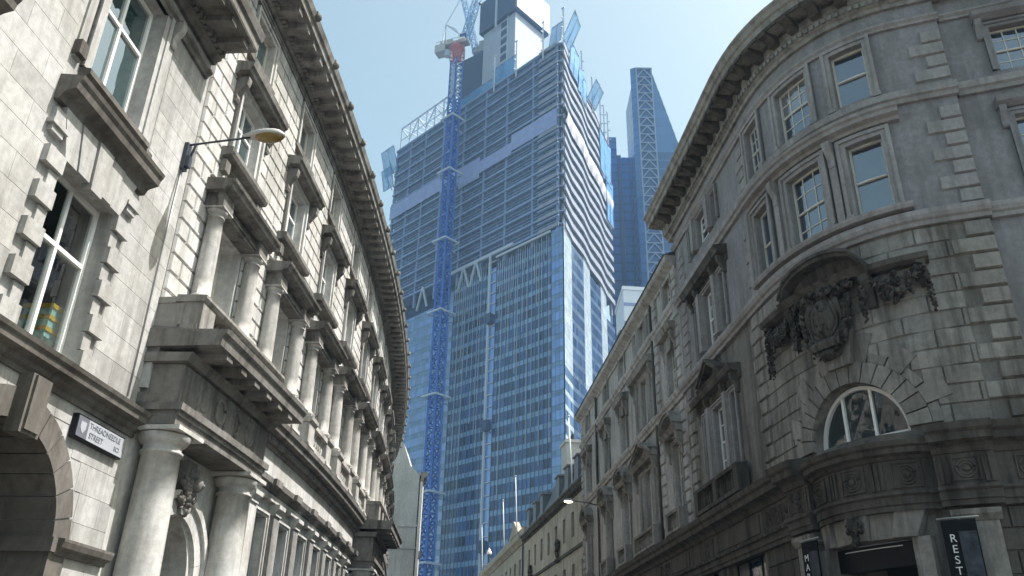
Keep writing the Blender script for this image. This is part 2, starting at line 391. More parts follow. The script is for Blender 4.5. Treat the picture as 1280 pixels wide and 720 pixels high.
def mass(mb, F, s0, s1, z1, deep, z0=0, step=3):
    """sides, back and roof behind a facade"""
    n = max(1, int((s1 - s0) / step)); S = [s0 + (s1 - s0) * i / n for i in range(n + 1)]
    mb.grid([[F.W(s, 0, z1), F.W(s, -deep, z1)] for s in S], False, False); mb.grid([[F.W(s, -deep, z0), F.W(s, -deep, z1)] for s in S], False, False)
    for s in (s0, s1): mb.face([F.W(s, 0, z0), F.W(s, -deep, z0), F.W(s, -deep, z1), F.W(s, 0, z1)])

# ------------------------------------------------------------------ ground, road, pavements
def sheet(name, pts, z, mat):
    b = MB(); b.face([(x, y, z) for x, y in pts]); return tag(b.build(name, mat), kind='structure')
sheet('ground', [(-900, -900), (900, -900), (900, 900), (-900, 900)], -.16, 'earth')

FL1 = straight((-6.54, 12.9), 4.5, 1)
P2L = (-6.54 + .95 * math.sin(R(4.5)), 12.9 + .95 * math.cos(R(4.5)))
FL2 = Fac(march(P2L, lambda s: 5.857 - .4503 * s + .002 * s * s, 48), .25, 1)
def hR(s):
    t = min(1, max(0, (s - 3.181) / 6.029)); e = 1 - (1 - t) ** 1.6
    return -69.417 + (-4.968 + 69.417) * e
FR = Fac(march((13., 15.776), hR, 40), .25, -1)
FR3 = straight((5.6, 52.), -8.4, -1)
def ribbon(name, rows, z0, z1, mat):
    b = MB(); b.grid([[(*p[:2], z1) for p in r] for r in rows], False, False)
    if z0 is not None:
        for k in (0, -1): b.grid([[(*r[k][:2], z0) for r in rows], [(*r[k][:2], z1) for r in rows]], False, False)
    return tag(b.build(name, mat), kind='structure')
Ls = [FL1.W(s, 0, 0) for s in range(-40, 1, 2)] + [FL2.W(s, 0, 0) for s in range(1, 49, 2)] + [(-9.5, 70, 0), (-12, 90, 0), (-17, 120, 0), (-24, 160, 0)]
def offs(L, d):
    out = []
    for i, p in enumerate(L):
        a, b = Vector(L[max(0, i - 1)]), Vector(L[min(len(L) - 1, i + 1)]); t = (b - a).normalized(); out.append((p[0] + t.y * d, p[1] - t.x * d))
    return out
ribbon('road', [(offs(Ls, 2.5)[i], offs(Ls, 9.2)[i]) for i in range(len(Ls))], None, -.004 - .12, 'asphalt')
ribbon('pavement_left', [(offs(Ls, -.3)[i], offs(Ls, 2.5)[i]) for i in range(len(Ls))], -.16, 0, 'paving')
Rs = [FR.W(s, 0, 0) for s in range(-18, 40, 2)] + [FR3.W(s, 0, 0) for s in range(0, 62, 3)]
ribbon('pavement_right', [(offs(Rs, -2.2)[i], offs(Rs, .3)[i]) for i in range(len(Rs))], -.16, 0, 'paving')
for off in (2.75, 2.95): ribbon('road_marking', [(offs(Ls, off)[i], offs(Ls, off + .08)[i]) for i in range(len(Ls))], None, -.118, 'paint')

# ------------------------------------------------------------------ near left: smooth ashlar building
F = FL1
B1 = thing('stone_building', F.W(-8, 0, 0), 'smooth pale stone building with tall quoined windows and ground floor arch at the left edge', 'building')
BAYS = (-1.8, -6.0, -10.2, -14.4)
holes, arcs = [], []
for c in BAYS: holes += [(c - .8, c + .8, 5.95, 8.72), (c - .78, c + .78, 10.32, 13.05)]; arcs.append((c - .1, 0, 3.5, 1.45))
w = MB(); w.wall(F, -18, .95, 0, 15.2, holes, arcs)
for h in holes: w.reveal(F, *h, .34)
for c, b, sp, r in arcs: w.areveal(F, c, b, sp, r, 1.0)
mass(w, F, -18, .95, 15.2, 14); w.build('wall', 'stoneA', B1)
def cutA(lo, hi):
    out = []
    for c in BAYS:
        if hi > 5.9 and lo < 9.45: out.append((c - 1.2, c + 1.2))
        if hi > 9.4 and lo < 13.1: out.append((c - 1.3, c + 1.3))
        if lo < 5.0: q_ = 1.88 if lo < 3.6 else math.sqrt(max(.01, 1.9 ** 2 - (max(lo, 3.5) - 3.5) ** 2)); out.append((c - .1 - q_, c - .1 + q_))
    return out
j = MB(); j.blocks(F, -18, .94, 0, 13.0, .433, 1.15, .009, .004, cutA, .5); j.build('ashlar_facing', 'stoneA', B1)
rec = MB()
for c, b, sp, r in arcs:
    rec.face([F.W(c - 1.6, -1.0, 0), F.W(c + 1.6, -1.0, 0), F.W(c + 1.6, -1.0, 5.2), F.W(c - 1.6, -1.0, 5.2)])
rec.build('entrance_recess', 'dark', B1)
ar = MB()
for c, b, sp, r in arcs:
    ar.cut(); ar.ring(F, c, sp, r - .035, r + .38, -.95, .035, 0, 180, 13, 1.0, .2)
    for k in range(6):
        for sgn in (-1, 1):
            x = c + sgn * (r + .17); ar.box(F, x - .205, x + .205, -.95, .035, .05 + k * .57, .05 + (k + 1) * .57 - .025)
    ar.box(F, c - .22, c + .22, .0, .22, sp + 1.2, 5.52); ar.box(F, c - .17, c + .17, .20, .26, sp + 1.25, 5.5)
    if c > -3:
        for k in range(3): pass
ar.build('arch', 'hoodA', B1)  # arch shade is painted by using the darkened hood stone
sc = MB()
IMP = [(-.02, 3.38), (.06, 3.38), (.08, 3.44), (.16, 3.48), (.19, 3.56), (.19, 3.6), (-.02, 3.62)]
for a, b in ((-.42, 1.02), (-4.65, -3.3), (-8.85, -7.5), (-13.05, -11.7)): sc.cut(); sc.mould(F, a, b, IMP)
for c, *_ in arcs:
    for x in (c - 1.4, c + 1.4): sc.box(F, x - .06, x + .06, -.9, .1, 3.4, 3.6)
sc.cut()
BAND = [(-.02, 5.5), (.05, 5.5), (.05, 5.58), (.11, 5.62), (.13, 5.68), (.26, 5.72), (.27, 5.8), (.31, 5.84), (.33, 5.9), (-.02, 5.95)]
sc.mould(F, -18, 1.06, BAND)
sc.build('string_course', 'hoodA', B1)
q = MB()
for c in BAYS:
    q.cut(); k = 0; z = 6.0
    while z < 8.6:
        wd_ = .40 if k % 2 == 0 else .20; pr = .11 if k % 2 == 0 else .05
        q.box(F, c - .8 - wd_, c - .785, 0, pr, z + .01, z + .29); q.box(F, c + .785, c + .8 + wd_, 0, pr, z + .01, z + .29); z += .30; k += 1
    for i in range(5):                              # flat arch of wedge stones with a dropped keystone
        a0, a1 = -1.0 + i * .4, -.6 + i * .4; f0 = .82; dr = .1 if i == 2 else 0
        q.solid(F, [(c + a0 * f0 + .01, 8.68 - dr), (c + a1 * f0 - .01, 8.68 - dr), (c + a1 * 1.1 - .01, 9.42), (c + a0 * 1.1 + .01, 9.42)], 0, .10 + .06 * (i == 2) + .02 * (i % 2))
    for s in (-1, 1): q.box(F, c + s * 1.12 - .14, c + s * 1.12 + .14, 0, .09, 8.9, 9.3); q.box(F, c + s * 1.12 - .2, c + s * 1.12 + .2, 0, .13, 9.0, 9.07)
q.build('quoin', 'stoneA', B1)
hd = MB()
for c in BAYS:
    hd.cut(); hd.mould(F, c - 1.32, c + 1.36, [(-.02, 9.42), (.10, 9.42), (.14, 9.52), (.18, 9.55), (.32, 9.60), (.34, 9.70), (.38, 9.76), (.40, 9.82), (-.02, 9.87)])
    hd.mould(F, c - .98, c + .98, [(-.02, 10.06), (.12, 10.06), (.14, 10.12), (.2, 10.16), (.2, 10.25), (-.02, 10.3)])
    hd.box(F, c - .86, c + .86, 0, .05, 9.94, 10.02); hd.box(F, c - .95, c - .78, 0, .07, 9.87, 10.06); hd.box(F, c + .78, c + .95, 0, .07, 9.87, 10.06)
    hd.box(F, c - 1.25, c - 1.05, 0, .13, 10.35, 10.6); hd.box(F, c + 1.05, c + 1.25, 0, .13, 10.1, 10.2)
hd.build('window_hood', 'hoodA', B1)
ac = MB()
for c in BAYS:
    ac.cut(); ac.arch(F, c - .78, c + .78, 10.3, 13.05, .22, .05); ac.box(F, c - 1.22, c - 1.05, 0, .04, 10.3, 13.0); ac.box(F, c + 1.05, c + 1.22, 0, .04, 10.3, 13.0)
    for s in (-1, 1): ac.console(F, c + s * 1.14, .17, 12.55, 13.15, .22)
ac.build('window_surround', 'stoneA', B1)
co = MB()
co.mould(F, -18, .80, [(-.02, 13.05), (.06, 13.05), (.09, 13.12), (.15, 13.16), (.15, 13.22), (-.02, 13.25)])
co.mould(F, -18, .95, [(-.02, 13.55), (.08, 13.55), (.12, 13.62), (.2, 13.66), (.2, 13.86), (.92, 13.86), (.94, 13.9), (.94, 14.08), (1.0, 14.12), (1.05, 14.26), (1.06, 14.3), (-.02, 14.42)])
teeth(co, F, -18, .93, .17, .1, .19, .29, 13.68, 13.82); teeth(co, F, -18, .9, .62, .24, .28, .84, 13.72, 13.858)
co.build('cornice', 'trimA', B1)
for i, c in enumerate(BAYS):
    window(F, c - .8, c + .8, 5.97, 8.72, .30, B1, 'clear' if i == 0 else 'glassL', 'white', 2, .62, fw=.075)
    window(F, c - .78, c + .78, 10.32, 13.05, .30, B1, 'glassL', 'white', 2, .62, fw=.07)
rm = MB(); c = BAYS[0]
rm.grid([[F.W(c - 1.9, -3.6, z), F.W(c - 1.9, -.36, z)] for z in (5.6, 9.2)], False, False); rm.grid([[F.W(c + 1.9, -3.6, z), F.W(c + 1.9, -.36, z)] for z in (5.6, 9.2)], False, False)
for z in (5.6, 9.2): rm.face([F.W(c - 1.9, -3.6, z), F.W(c + 1.9, -3.6, z), F.W(c + 1.9, -.36, z), F.W(c - 1.9, -.36, z)])
rm.face([F.W(c - 1.9, -3.6, 5.6), F.W(c + 1.9, -3.6, 5.6), F.W(c + 1.9, -3.6, 9.2), F.W(c - 1.9, -3.6, 9.2)])
rm.build('room', 'room', B1)
led = MB(); led.box(F, c - .95, c + 1.5, -1.4, -.37, 5.75, 6.40); led.build('inner_sill', 'room', B1)
M['boxblue'] = plain('pale_blue_card', (.45, .62, .62), .7); M['boxyel'] = plain('yellow_card', (.75, .42, .03), .6)
for k, (lb) in enumerate(('lowest of three pale blue and yellow boxes stacked inside the big window', 'middle one of three pale blue and yellow boxes stacked inside the big window', 'topmost of three pale blue and yellow boxes stacked inside the big window')):
    z = 6.403 + k * .195; t = thing('storage_box', F.W(-.95, -.62, z), lb, 'box', 'boxes stacked inside the window')
    b = MB(); b.box(F, -1.25 + .02 * k, -.66, -.9, -.44, z, z + .125); b.build('carton', 'boxblue', t)
    b = MB(); b.box(F, -1.27 + .02 * k, -.64, -.92, -.42, z + .125, z + .193); b.build('lid', 'boxyel', t)
t = thing('sill_ornament', F.W(-1.95, -.65, 6.4), 'pale blue rounded ornament inside the big window at the left edge, left of the boxes', 'ornament')
b = MB(); cc = Vector(F.W(-1.95, -.6, 6.66)); u, v, n = F.t(0), Vector((0, 0, 1)), F.n(0)
b.tube([cc + (u * math.cos(a) + v * math.sin(a)) * .15 for a in [2 * math.pi * i / 20 for i in range(20)]], .018, 6, closed=True)
b.blob(cc - n * .03, [u * .14, v * .14, n * .02], n=16, m=6, rough=0)
b.build('disc', 'boxblue', t)
b = MB(); b.lathe(F.W(-1.95, -.66, 0), [(.13, 6.4), (.12, 6.43), (.03, 6.45), (.03, 6.54)], 12); b.build('stand', 'boxblue', t)

# street name plate
sg = thing('street_sign', F.W(0, 0, 5.2), 'white street name plate with grey crest panel and black frame on the left stone wall', 'sign')
M['plate'] = plain('white_enamel', (.34, .355, .39), .35, var=.06); M['plategrey'] = plain('grey_enamel', (.13, .135, .16), .4); M['signink'] = plain('dark_lettering', (.12, .135, .155), .5)
b = MB(); b.box(F, -.71, .71, .01, .10, 5.035, 5.395); b.build('frame', 'black', sg)
b = MB(); b.box(F, -.40, .69, .09, .112, 5.06, 5.37); b.build('plate', 'plate', sg)
b = MB(); b.box(F, -.69, -.403, .09, .112, 5.06, 5.37); b.build('crest_panel', 'plategrey', sg)
b = MB(); b.solid(F, [(-.62, 5.30), (-.47, 5.30), (-.47, 5.2), (-.545, 5.12), (-.62, 5.2)], .11, .118); b.build('crest', 'plate', sg)
text('lettering', 'THREADNEEDLE', F, .10, 5.29, .128, .114, 'signink', sg)
text('lettering', 'STREET', F, -.14, 5.145, .128, .114, 'signink', sg)
text('lettering', 'EC2', F, .50, 5.145, .10, .114, 'signink', sg)

# wall lamp on the left
lp = thing('street_lamp', F.W(.68, 0, 11.2), 'grey street lamp with a yellow lens on a long arm from the left stone wall', 'street lamp')
M['lens'] = plain('amber_lens', (.17, .11, .015), .25, spec=.6); M['lampgrey'] = plain('grey_lamp_housing', (.42, .42, .41), .5)
b = MB(); b.box(F, .60, .76, 0, .09, 10.72, 11.32); b.box(F, .62, .74, .08, .16, 10.78, 11.02); b.tube([F.W(.68, .1, 10.85), F.W(.68, .18, 11.2), F.W(.68, .2, 11.3)], .025); b.build('bracket', 'iron', lp)
b = MB(); b.tube([F.W(.68, .06, 11.3), F.W(.68, .6, 11.37), F.W(.68, 1.28, 11.45)], .022); b.build('arm', 'iron', lp)
b = MB(); rows = []
for i in range(9):
    t_ = i / 8; x = 1.12 + .86 * t_; rr = (.05, .08, .12, .155, .17, .175, .17, .14, .04)[i]
    rows.append([F.W(.68 + rr * math.cos(a) * .95, x, 11.48 + max(-.03, rr * math.sin(a) * .75)) for a in [2 * math.pi * k / 14 for k in range(14)]])
b.grid(rows, True, True); b.face(rows[0]); b.face(rows[-1]); b.build('lamp_head', 'lampgrey', lp)
b = MB(); cc = Vector(F.W(.68, 1.66, 11.45)); b.blob(cc, [F.n(0) * .29, F.t(0) * .155, Vector((0, 0, .11))], n=14, m=8, rough=0); b.build('lens', 'lens', lp)
b = MB(); b.tube([F.W(.66, .03, 10.75), F.W(.64, .03, 9.2), F.W(.62, .03, 6.1)], .013, 6); b.build('cable', 'steel', lp)

# ------------------------------------------------------------------ left: long curved rusticated building
F = FL2; LEND = 47.5
B2 = thing('curved_stone_building', F.W(22, 0, 0), 'long sunlit stone building with grooved blocks and columned windows, curving away on the left', 'building')
PIT = 3.66; CS = [2.1 + PIT * i for i in range(13)]
GW = [6.55 + 1.83 * i for i in range(7)] + [23.5 + 1.83 * i for i in range(13)]
holes, arcs = [], [(2.05, 0, 3.55, 1.05), (20.1, 0, 3.55, 1.05)]
for c in CS: holes += [(c - .82, c + .82, 8.42, 10.58), (c - .6, c + .6, 12.25, 14.0), (c - .56, c + .56, 15.25, 16.45)]
gh = [(c - .42, c + .42, 2.2, 5.45) for c in GW]
w = MB(); w.wall(F, 0, LEND, 0, 17.4, holes + gh, arcs, tone=.5)
for h in holes: w.reveal(F, *h, .32 if h[2] > 9 else .55)
for h in gh: w.reveal(F, *h, .3)
for a in arcs: w.areveal(F, *a, 1.2)
mass(w, F, 0, LEND, 17.4, 14); w.build('wall', ['stoneB'], B2)
def cut(lo, hi):
    out = []
    for c in CS:
        for hw, z0, z1 in ((.93 if lo < 10.4 else 1.3, 7.5, 11.2), (.86, 11.95, 14.25), (.76, 15.08, 16.62)):
            if lo < z1 - .05 and hi > z0 + .05: out.append((c - hw, c + hw))
    return out
rb = MB(); rb.blocks(F, .04, LEND, 7.55, 16.72, .382, .86, .06, .036, cut, .28)
rb.build('rusticated_facing', 'stoneB', B2)
gj = MB(); gj.wall(F, .02, LEND, 7.5, 16.72, [(c - .9, c + .9, 7.5, 11) for c in CS] + [(c - .8, c + .8, 11.9, 14.2) for c in CS] + [(c - .7, c + .7, 15.1, 16.6) for c in CS], d=.006)
gj.build('joint', 'groove', B2)
# aedicules of the first floor: pedestals, columns, entablature
ped, colm, ent, hood, sill, arc_ = MB(), MB(), MB(), MB(), MB(), MB()
for i, c in enumerate(CS):
    porch = i == 0 or abs(c - 20.1) < 1.2
    for s in (-1, 1):
        x = c + s * 1.05; ped.cut(); colm.cut()
        ped.box(F, x - .3, x + .3, 0, .5, 7.56, 8.22); ped.mould(F, x - .35, x + .35, [(-.01, 8.22), (.52, 8.22), (.57, 8.27), (.58, 8.36), (-.01, 8.38)]); ped.mould(F, x - .34, x + .34, [(-.01, 7.56), (.56, 7.56), (.54, 7.66), (-.01, 7.7)])
        column(colm, F, x, .22, 8.44, 10.58, .19, 'doric')
    ent.cut(); hood.cut(); sill.cut(); ped.cut(); arc_.cut()
    for s in (-1, 1): ent.box(F, c + s * 1.05 - .25, c + s * 1.05 + .25, 0, .44, 10.583, 10.9)
    if not porch:
        ped.box(F, c - .75, c + .75, .2, .5, 7.58, 7.7); ped.box(F, c - .75, c + .75, .2, .52, 8.18, 8.3); balusters(ped, F, c - .7, c + .7, .36, 7.7, 8.18, .2, .06)
    ent.mould(F, c - 1.3, c + 1.3, [(-.01, 10.6), (.32, 10.6), (.32, 10.68), (.35, 10.68), (.35, 10.74), (.30, 10.76), (.30, 10.88), (-.01, 10.9)])
    ent.mould(F, c - 1.42, c + 1.42, [(-.01, 10.9), (.47, 10.9), (.49, 10.95), (.6, 10.97), (.62, 11.05), (.67, 11.08), (.69, 11.14), (-.01, 11.2)])
    arc_.arch(F, c - .6, c + .6, 12.2, 14.0, .2, .08); arc_.cut(); arc_.arch(F, c - .56, c + .56, 15.22, 16.45, .17, .06)
    for s in (-1, 1): hood.console(F, c + s * .98, .17, 13.45, 14.12, .34)
    hood.box(F, c - .82, c + .82, 0, .1, 14.22, 14.14 + .2)
    hood.mould(F, c - 1.2, c + 1.2, [(-.01, 14.12), (.12, 14.12), (.14, 14.2), (.38, 14.2), (.4, 14.28), (.46, 14.32), (.48, 14.42), (-.01, 14.5)])
    sill.mould(F, c - 1.1, c + 1.1, [(-.01, 11.88), (.08, 11.88), (.1, 11.98), (.28, 12.0), (.32, 12.08), (.32, 12.18), (-.01, 12.22)])
    sill.box(F, c - 1.05, c - .82, 0, .2, 11.62, 11.9); sill.box(F, c + .82, c + 1.05, 0, .2, 11.62, 11.9)
    sill.cut(); sill.mould(F, c - .85, c + .85, [(-.01, 15.08), (.1, 15.08), (.12, 15.2), (-.01, 15.24)])
ped.build('pedestal', 'columnA', B2); colm.build('column', 'columnA', B2); ent.build('entablature', 'trimA', B2)
hood.build('window_hood', 'trimA', B2); sill.build('window_sill', 'trimA', B2); arc_.build('window_surround', 'stoneB', B2)
for c in CS:
    window(F, c - .82, c + .82, 8.42, 10.58, .5, B2, 'glassL', 'cream', 2, .6, fw=.16)
    window(F, c - .6, c + .6, 12.25, 14.0, .19, B2, 'glassL', 'white', 2, .62)
    window(F, c - .56, c + .56, 15.25, 16.45, .2, B2, 'glassL', 'cream', 2, 0)
for c in GW: window(F, c - .42, c + .42, 2.22, 5.45, .26, B2, 'glassL', 'iron', 2, .7)
# fascia, ground-floor pilasters
fa = MB()
fa.mould(F, 0, LEND, [(-.01, 6.38), (.14, 6.38), (.14, 6.95), (-.01, 6.95)])
fa.build('fascia', 'stoneB', B2)
gb = MB()
gb.mould(F, 0, LEND, [(-.01, 6.95), (.18, 6.95), (.22, 7.02), (.24, 7.18), (.48, 7.24), (.5, 7.34), (.56, 7.4), (.58, 7.5), (-.01, 7.56)])
teeth(gb, F, 4.8, LEND, .13, .075, .22, .33, 7.04, 7.17)
gb.cut(); gb.mould(F, 0, LEND, [(-.01, 6.02), (.2, 6.02), (.24, 6.1), (.32, 6.14), (.34, 6.26), (-.01, 6.3)])
teeth(gb, F, 5.635, 5.635 + 1.83 * 22, 1.83, .5, .2, .42, 6.1, 6.26)
gb.build('string_course', 'trimA', B2)
pl = MB()
for i, c in enumerate(GW):
    pl.cut()
    for s in (-1, 1):
        x = c + s * .915
        pl.box(F, x - .22, x + .22, 0, .16, .3, 5.56)
    pl.box(F, c - 1.15, c - .68, 0, .2, 5.56, 5.62); pl.mould(F, c - 1.17, c - .66, [(-.01, 5.62), (.18, 5.62), (.28, 5.72), (.28, 5.82), (-.01, 5.84)])
    pl.arch(F, c - .42, c + .42, 2.2, 5.45, .12, .06)
    pl.mould(F, c - .915, c + .915, [(-.01, 5.84), (.16, 5.84), (.16, 6.0), (-.01, 6.02)])
pl.build('pilaster', 'stoneB', B2)
# porches: two columns, frieze with wreaths, balcony
def porch(s0, s1, dm, mir=False):
    p = MB(); c = (s0 + s1) / 2
    for x in (s0 + .5, s1 - .5): p.cut(); column(p, F, x, dm - .42, .5, 5.72, .38, 'doric', 24); p.box(F, x - .6, x + .6, dm - 1.0, dm + .16, 0, .5)
    p.build('porch_column', 'stoneB', B2)
    e = MB()
    e.mould(F, s0 + .05, s1 - .05, [(0, 5.74), (dm - .05, 5.74), (dm - .05, 5.9), (dm, 5.9), (dm, 6.06), (dm - .06, 6.1), (dm - .06, 6.82), (0, 6.84)])
    e.mould(F, s0 - .02, s1 + .02, [(0, 5.98), (dm + .05, 5.98), (dm + .06, 6.1), (0, 6.12)], step=.5)
    e.mould(F, s0 - .08, s1 + .08, [(0, 6.84), (dm + .02, 6.84), (dm + .06, 6.95), (dm + .1, 7.0), (0, 7.02)])
    e.mould(F, s0 - .1, s1 + .3, [(0, 7.12), (dm + .58, 7.12), (dm + .6, 7.28), (dm + .66, 7.34), (dm + .68, 7.42), (0, 7.46)])
    e.build('porch_entablature', 'trimA', B2)
    k = MB(); teeth(k, F, s0 + .1, s1 - .1, .62, .26, dm - .05, dm + .54, 7.0, 7.118)
    teeth(k, F, s0 + .3, s1 - .3, 1.2, .5, dm - .07, dm - .03, 6.16, 6.8)
    for x in [s0 + .9 + i * .78 for i in range(int((s1 - s0 - 1.4) / .78) + 1)]:
        k.cut()
        cc = Vector(F.W(x, dm - .05, 6.46)); u = F.t(x); v = Vector((0, 0, 1)); k.tube([cc + (u * math.cos(a) + v * math.sin(a) * 1.15) * .2 for a in [2 * math.pi * i / 16 for i in range(16)]], .045, 6, closed=True)
    k.build('frieze_wreath', 'trimA', B2)
    bb = MB()
    n_ = 3
    for x in [s0 + .28 + (s1 - s0 - .56) * i / n_ for i in range(n_ + 1)]: bb.box(F, x - .26, x + .26, dm - .42, dm + .06, 7.46, 8.02)
    bb.box(F, s0, s0 + .32, 0, dm - .3, 7.46, 8.0); bb.box(F, s1 - .32, s1, 0, dm - .3, 7.46, 8.0)
    bb.mould(F, s0 - .03, s1 + .03, [(dm - .45, 8.02), (dm + .08, 8.02), (dm + .12, 8.08), (dm + .12, 8.14), (dm - .45, 8.16)])
    for x in (s0, s1 - .34): bb.box(F, x - .02, x + .36, 0, dm - .46, 8.0, 8.12)
    bb.mould(F, s0, s1, [(dm - .36, 7.47), (dm + .02, 7.47), (dm, 7.58), (dm - .36, 7.58)]); balusters(bb, F, s0 + .5, s1 - .5, dm - .16, 7.56, 8.03, .17, .055)
    bb.build('balcony', 'corniceA', B2)
    a = MB(); a.ring(F, c, 3.55, 1.05, 1.4, -.02, .09, 0, 180, 13, .4, .15); a.ring(F, c, 3.55, 1.36, 1.5, -.02, .16, 0, 180, 20, 0, .05)
    for s in (-1, 1): a.box(F, c + s * 1.24 - .2, c + s * 1.24 + .2, 0, .1, 0, 3.4); a.mould(F, c + s * 1.24 - .28, c + s * 1.24 + .28, [(-.01, 3.36), (.14, 3.36), (.2, 3.46), (.2, 3.55), (-.01, 3.57)])
    a.build('doorway_arch', 'stoneB', B2)
    f = MB(); u = F.t(c); v = Vector((0, 0, 1)); n = F.n(c)
    for i in range(90):
        a_ = rnd.uniform(0, 2 * math.pi); q = rnd.uniform(.15, 1); x, z = .34 * q * math.cos(a_), .42 * q * math.sin(a_) - .02; r_ = rnd.uniform(.03, .075); al = rnd.uniform(0, 3)
        u2 = u * math.cos(al) + v * math.sin(al); v2 = v * math.cos(al) - u * math.sin(al)
        f.blob(Vector(F.W(c + x, .16 + .12 * (1 - q), 5.1 + z)), [u2 * r_ * 1.7, v2 * r_ * .8, n * r_], rnd.random(), n=6, m=4)
    f.blob(Vector(F.W(c, .34, 5.16)), [u * .10, v * .15, n * .11], n=10, m=7, rough=.04); f.blob(Vector(F.W(c, .45, 5.14)), [u * .025, v * .05, n * .04], n=6, m=4)
    f.solid(F, [(c - .13, 4.6), (c + .13, 4.6), (c + .2, 5.6), (c - .2, 5.6)], 0, .18)
    f.build('carved_keystone', 'trimA', B2)
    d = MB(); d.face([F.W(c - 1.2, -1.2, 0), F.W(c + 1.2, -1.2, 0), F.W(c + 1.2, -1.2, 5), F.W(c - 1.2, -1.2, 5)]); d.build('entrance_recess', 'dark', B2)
porch(.02, 4.35, .80); porch(18.0, 22.2, .95)
# main cornice
co = MB()
co.mould(F, 0, LEND, [(-.01, 16.72), (.08, 16.72), (.08, 16.82), (.1, 16.82), (.1, 16.9), (-.01, 16.92)])
co.mould(F, 0, LEND, [(-.01, 16.98), (.12, 16.98), (.18, 17.02), (.2, 17.2), (.86, 17.22), (.88, 17.36), (.94, 17.4), (.98, 17.5), (1.0, 17.55), (-.01, 17.6)])
teeth(co, F, 0, LEND, .155, .095, .16, .30, 17.04, 17.17); teeth(co, F, 0, LEND, .61, .26, .2, .78, 17.05, 17.21)
co.build('cornice', 'corniceA', B2)
li = MB()
for i in range(int(LEND / 1.83)):
    li.cut(); x = .9 + i * 1.83; u = F.t(x); li.blob(F.W(x, 1.02, 17.48), [u * .1, F.n(x) * .09, Vector((0, 0, .11))], n=7, m=5)
    li.box(F, x - .1, x + .1, .9, 1.03, 17.42, 17.6)
li.build('lion_head', 'trimA', B2)
pa = MB(); pa.mould(F, 0, LEND, [(-.5, 17.5), (.02, 17.5), (.02, 17.9), (-.5, 17.9)]); pa.build('parapet', 'stoneB', B2)

# pale building that closes the left side
M_ = MB(); FP = straight((-7.55, 72), -10, 1); FG = straight((-22, 72), 90, 1)
B3 = thing('pale_gable_building', (-12, 80, 0), 'pale plain stone gable end standing beyond the curved building, left of the blue crane', 'building')
M_.solid(FG, [(0, 0), (14.35, 0), (14.35, 18.6), (13.5, 19.4), (12.75, 21.4), (12, 21.6), (6, 24), (0, 21.6)], -4, 0); M_.build('wall', 'pale', B3)
b = MB(); b.mould(FP, -.05, 4, [(0, 18.0), (.25, 18.05), (.3, 18.4), (.62, 18.5), (.66, 18.8), (0, 18.9)]); b.cut(); b.mould(FP, -.05, 4, [(0, 11.6), (.2, 11.65), (.45, 11.9), (.45, 12.2), (0, 12.3)]); b.build('cornice', 'trimA', B3)
b = MB(); b.box(FP, -.1, .9, 0, .22, 0, 18); b.build('pilaster', 'pale', B3)
b = MB(); b.box(FG, 8, 14.42, 0, .06, 14.2, 14.4); b.cut(); b.box(FG, 8, 14.42, 0, .06, 12.4, 12.55); b.cut(); b.box(FG, 8, 14.42, 0, .06, 8.6, 8.75); b.build('string_course', 'pale', B3)
for k in range(1):
    for z in (3, 7, 13): window(FP, 1.4, 2.7, z, z + 2.4, -.02, B3, 'glassL', 'white', 2, .5)

# ------------------------------------------------------------------ right: corner building with the round end
F = FR
B4 = thing('corner_building', F.W(6, -2, 0), 'grey rounded corner building with black carved crest over an arched window and restaurant doorway', 'building')
E1 = 16.9
BOW = [(3.98, 4.88), (5.66, 6.86), (7.9, 8.76)]
TRI = [(11.75, 12.25), (12.75, 13.95), (14.4, 14.9)]
holes = [(a, b, 15.95, 17.68) for a, b in BOW] + [(a, b, 12.48, 14.66) for a, b in BOW]
holes += [(a, b, 16.42, 17.62) for a, b in TRI] + [(a, b, 12.45, 14.5) for a, b in TRI] + [(a, b, 8.0, 10.3) for a, b in TRI]
door = [(4.95, 6.9, 0, 4.78)]; shop = [(10.95, 14.0, 1.0, 5.4), (14.8, 16.2, 1.0, 5.4)]
ARC = (5.95, 7.06, 7.12, 1.32)
w = MB(); MB.STEP = .45
w.wall(F, 2.1, E1, 11.85, 20.2, holes)
for h in holes: w.reveal(F, *h, .22)
w.build('stucco_wall', 'stucco', B4)
w = MB(); w.wall(F, 2.1, E1, 0, 11.85, holes + door + shop, [ARC], tone=.0); w.areveal(F, *ARC, .5); w.reveal(F, *door[0], 1.2)
for h in shop: w.reveal(F, *h, .4)
w.build('wall', 'stoneR', B4)
w = MB(); side = [(.02, .98, 16.0, 17.35), (.02, .98, 12.6, 14.6), (-3.3, -2.3, 16.0, 17.35), (-3.3, -2.3, 12.6, 14.6), (.1, 1.2, 2, 4.9)]
w.wall(F, -9, 2.12, 0, 20.2, side, d=-.14)
for h in side: w.reveal(F, *h, .22, -.14)
w.face([F.W(2.1, -.14, 0), F.W(2.1, 0, 0), F.W(2.1, 0, 20.2), F.W(2.1, -.14, 20.2)])
for s0, s1 in ((-9, 2.1), ): w.grid([[F.W(s, -.14, 20.2), F.W(s, -9, 20.2)] for s in (s0, s1)], False, False); w.face([F.W(s0, -.14, 0), F.W(s0, -9, 0), F.W(s0, -9, 20.2), F.W(s0, -.14, 20.2)]); w.face([F.W(-9, -9, 0), F.W(3, -9, 0), F.W(3, -9, 20.2), F.W(-9, -9, 20.2)])
w.build('side_wall', 'stucco', B4)
w = MB(); A = [F.W(2.1 + i * .5, 0, 20.2) for i in range(30)]; back = (18.5, 32, 20.2)
for a, b in zip(A, A[1:]): w.face([a, b, back])
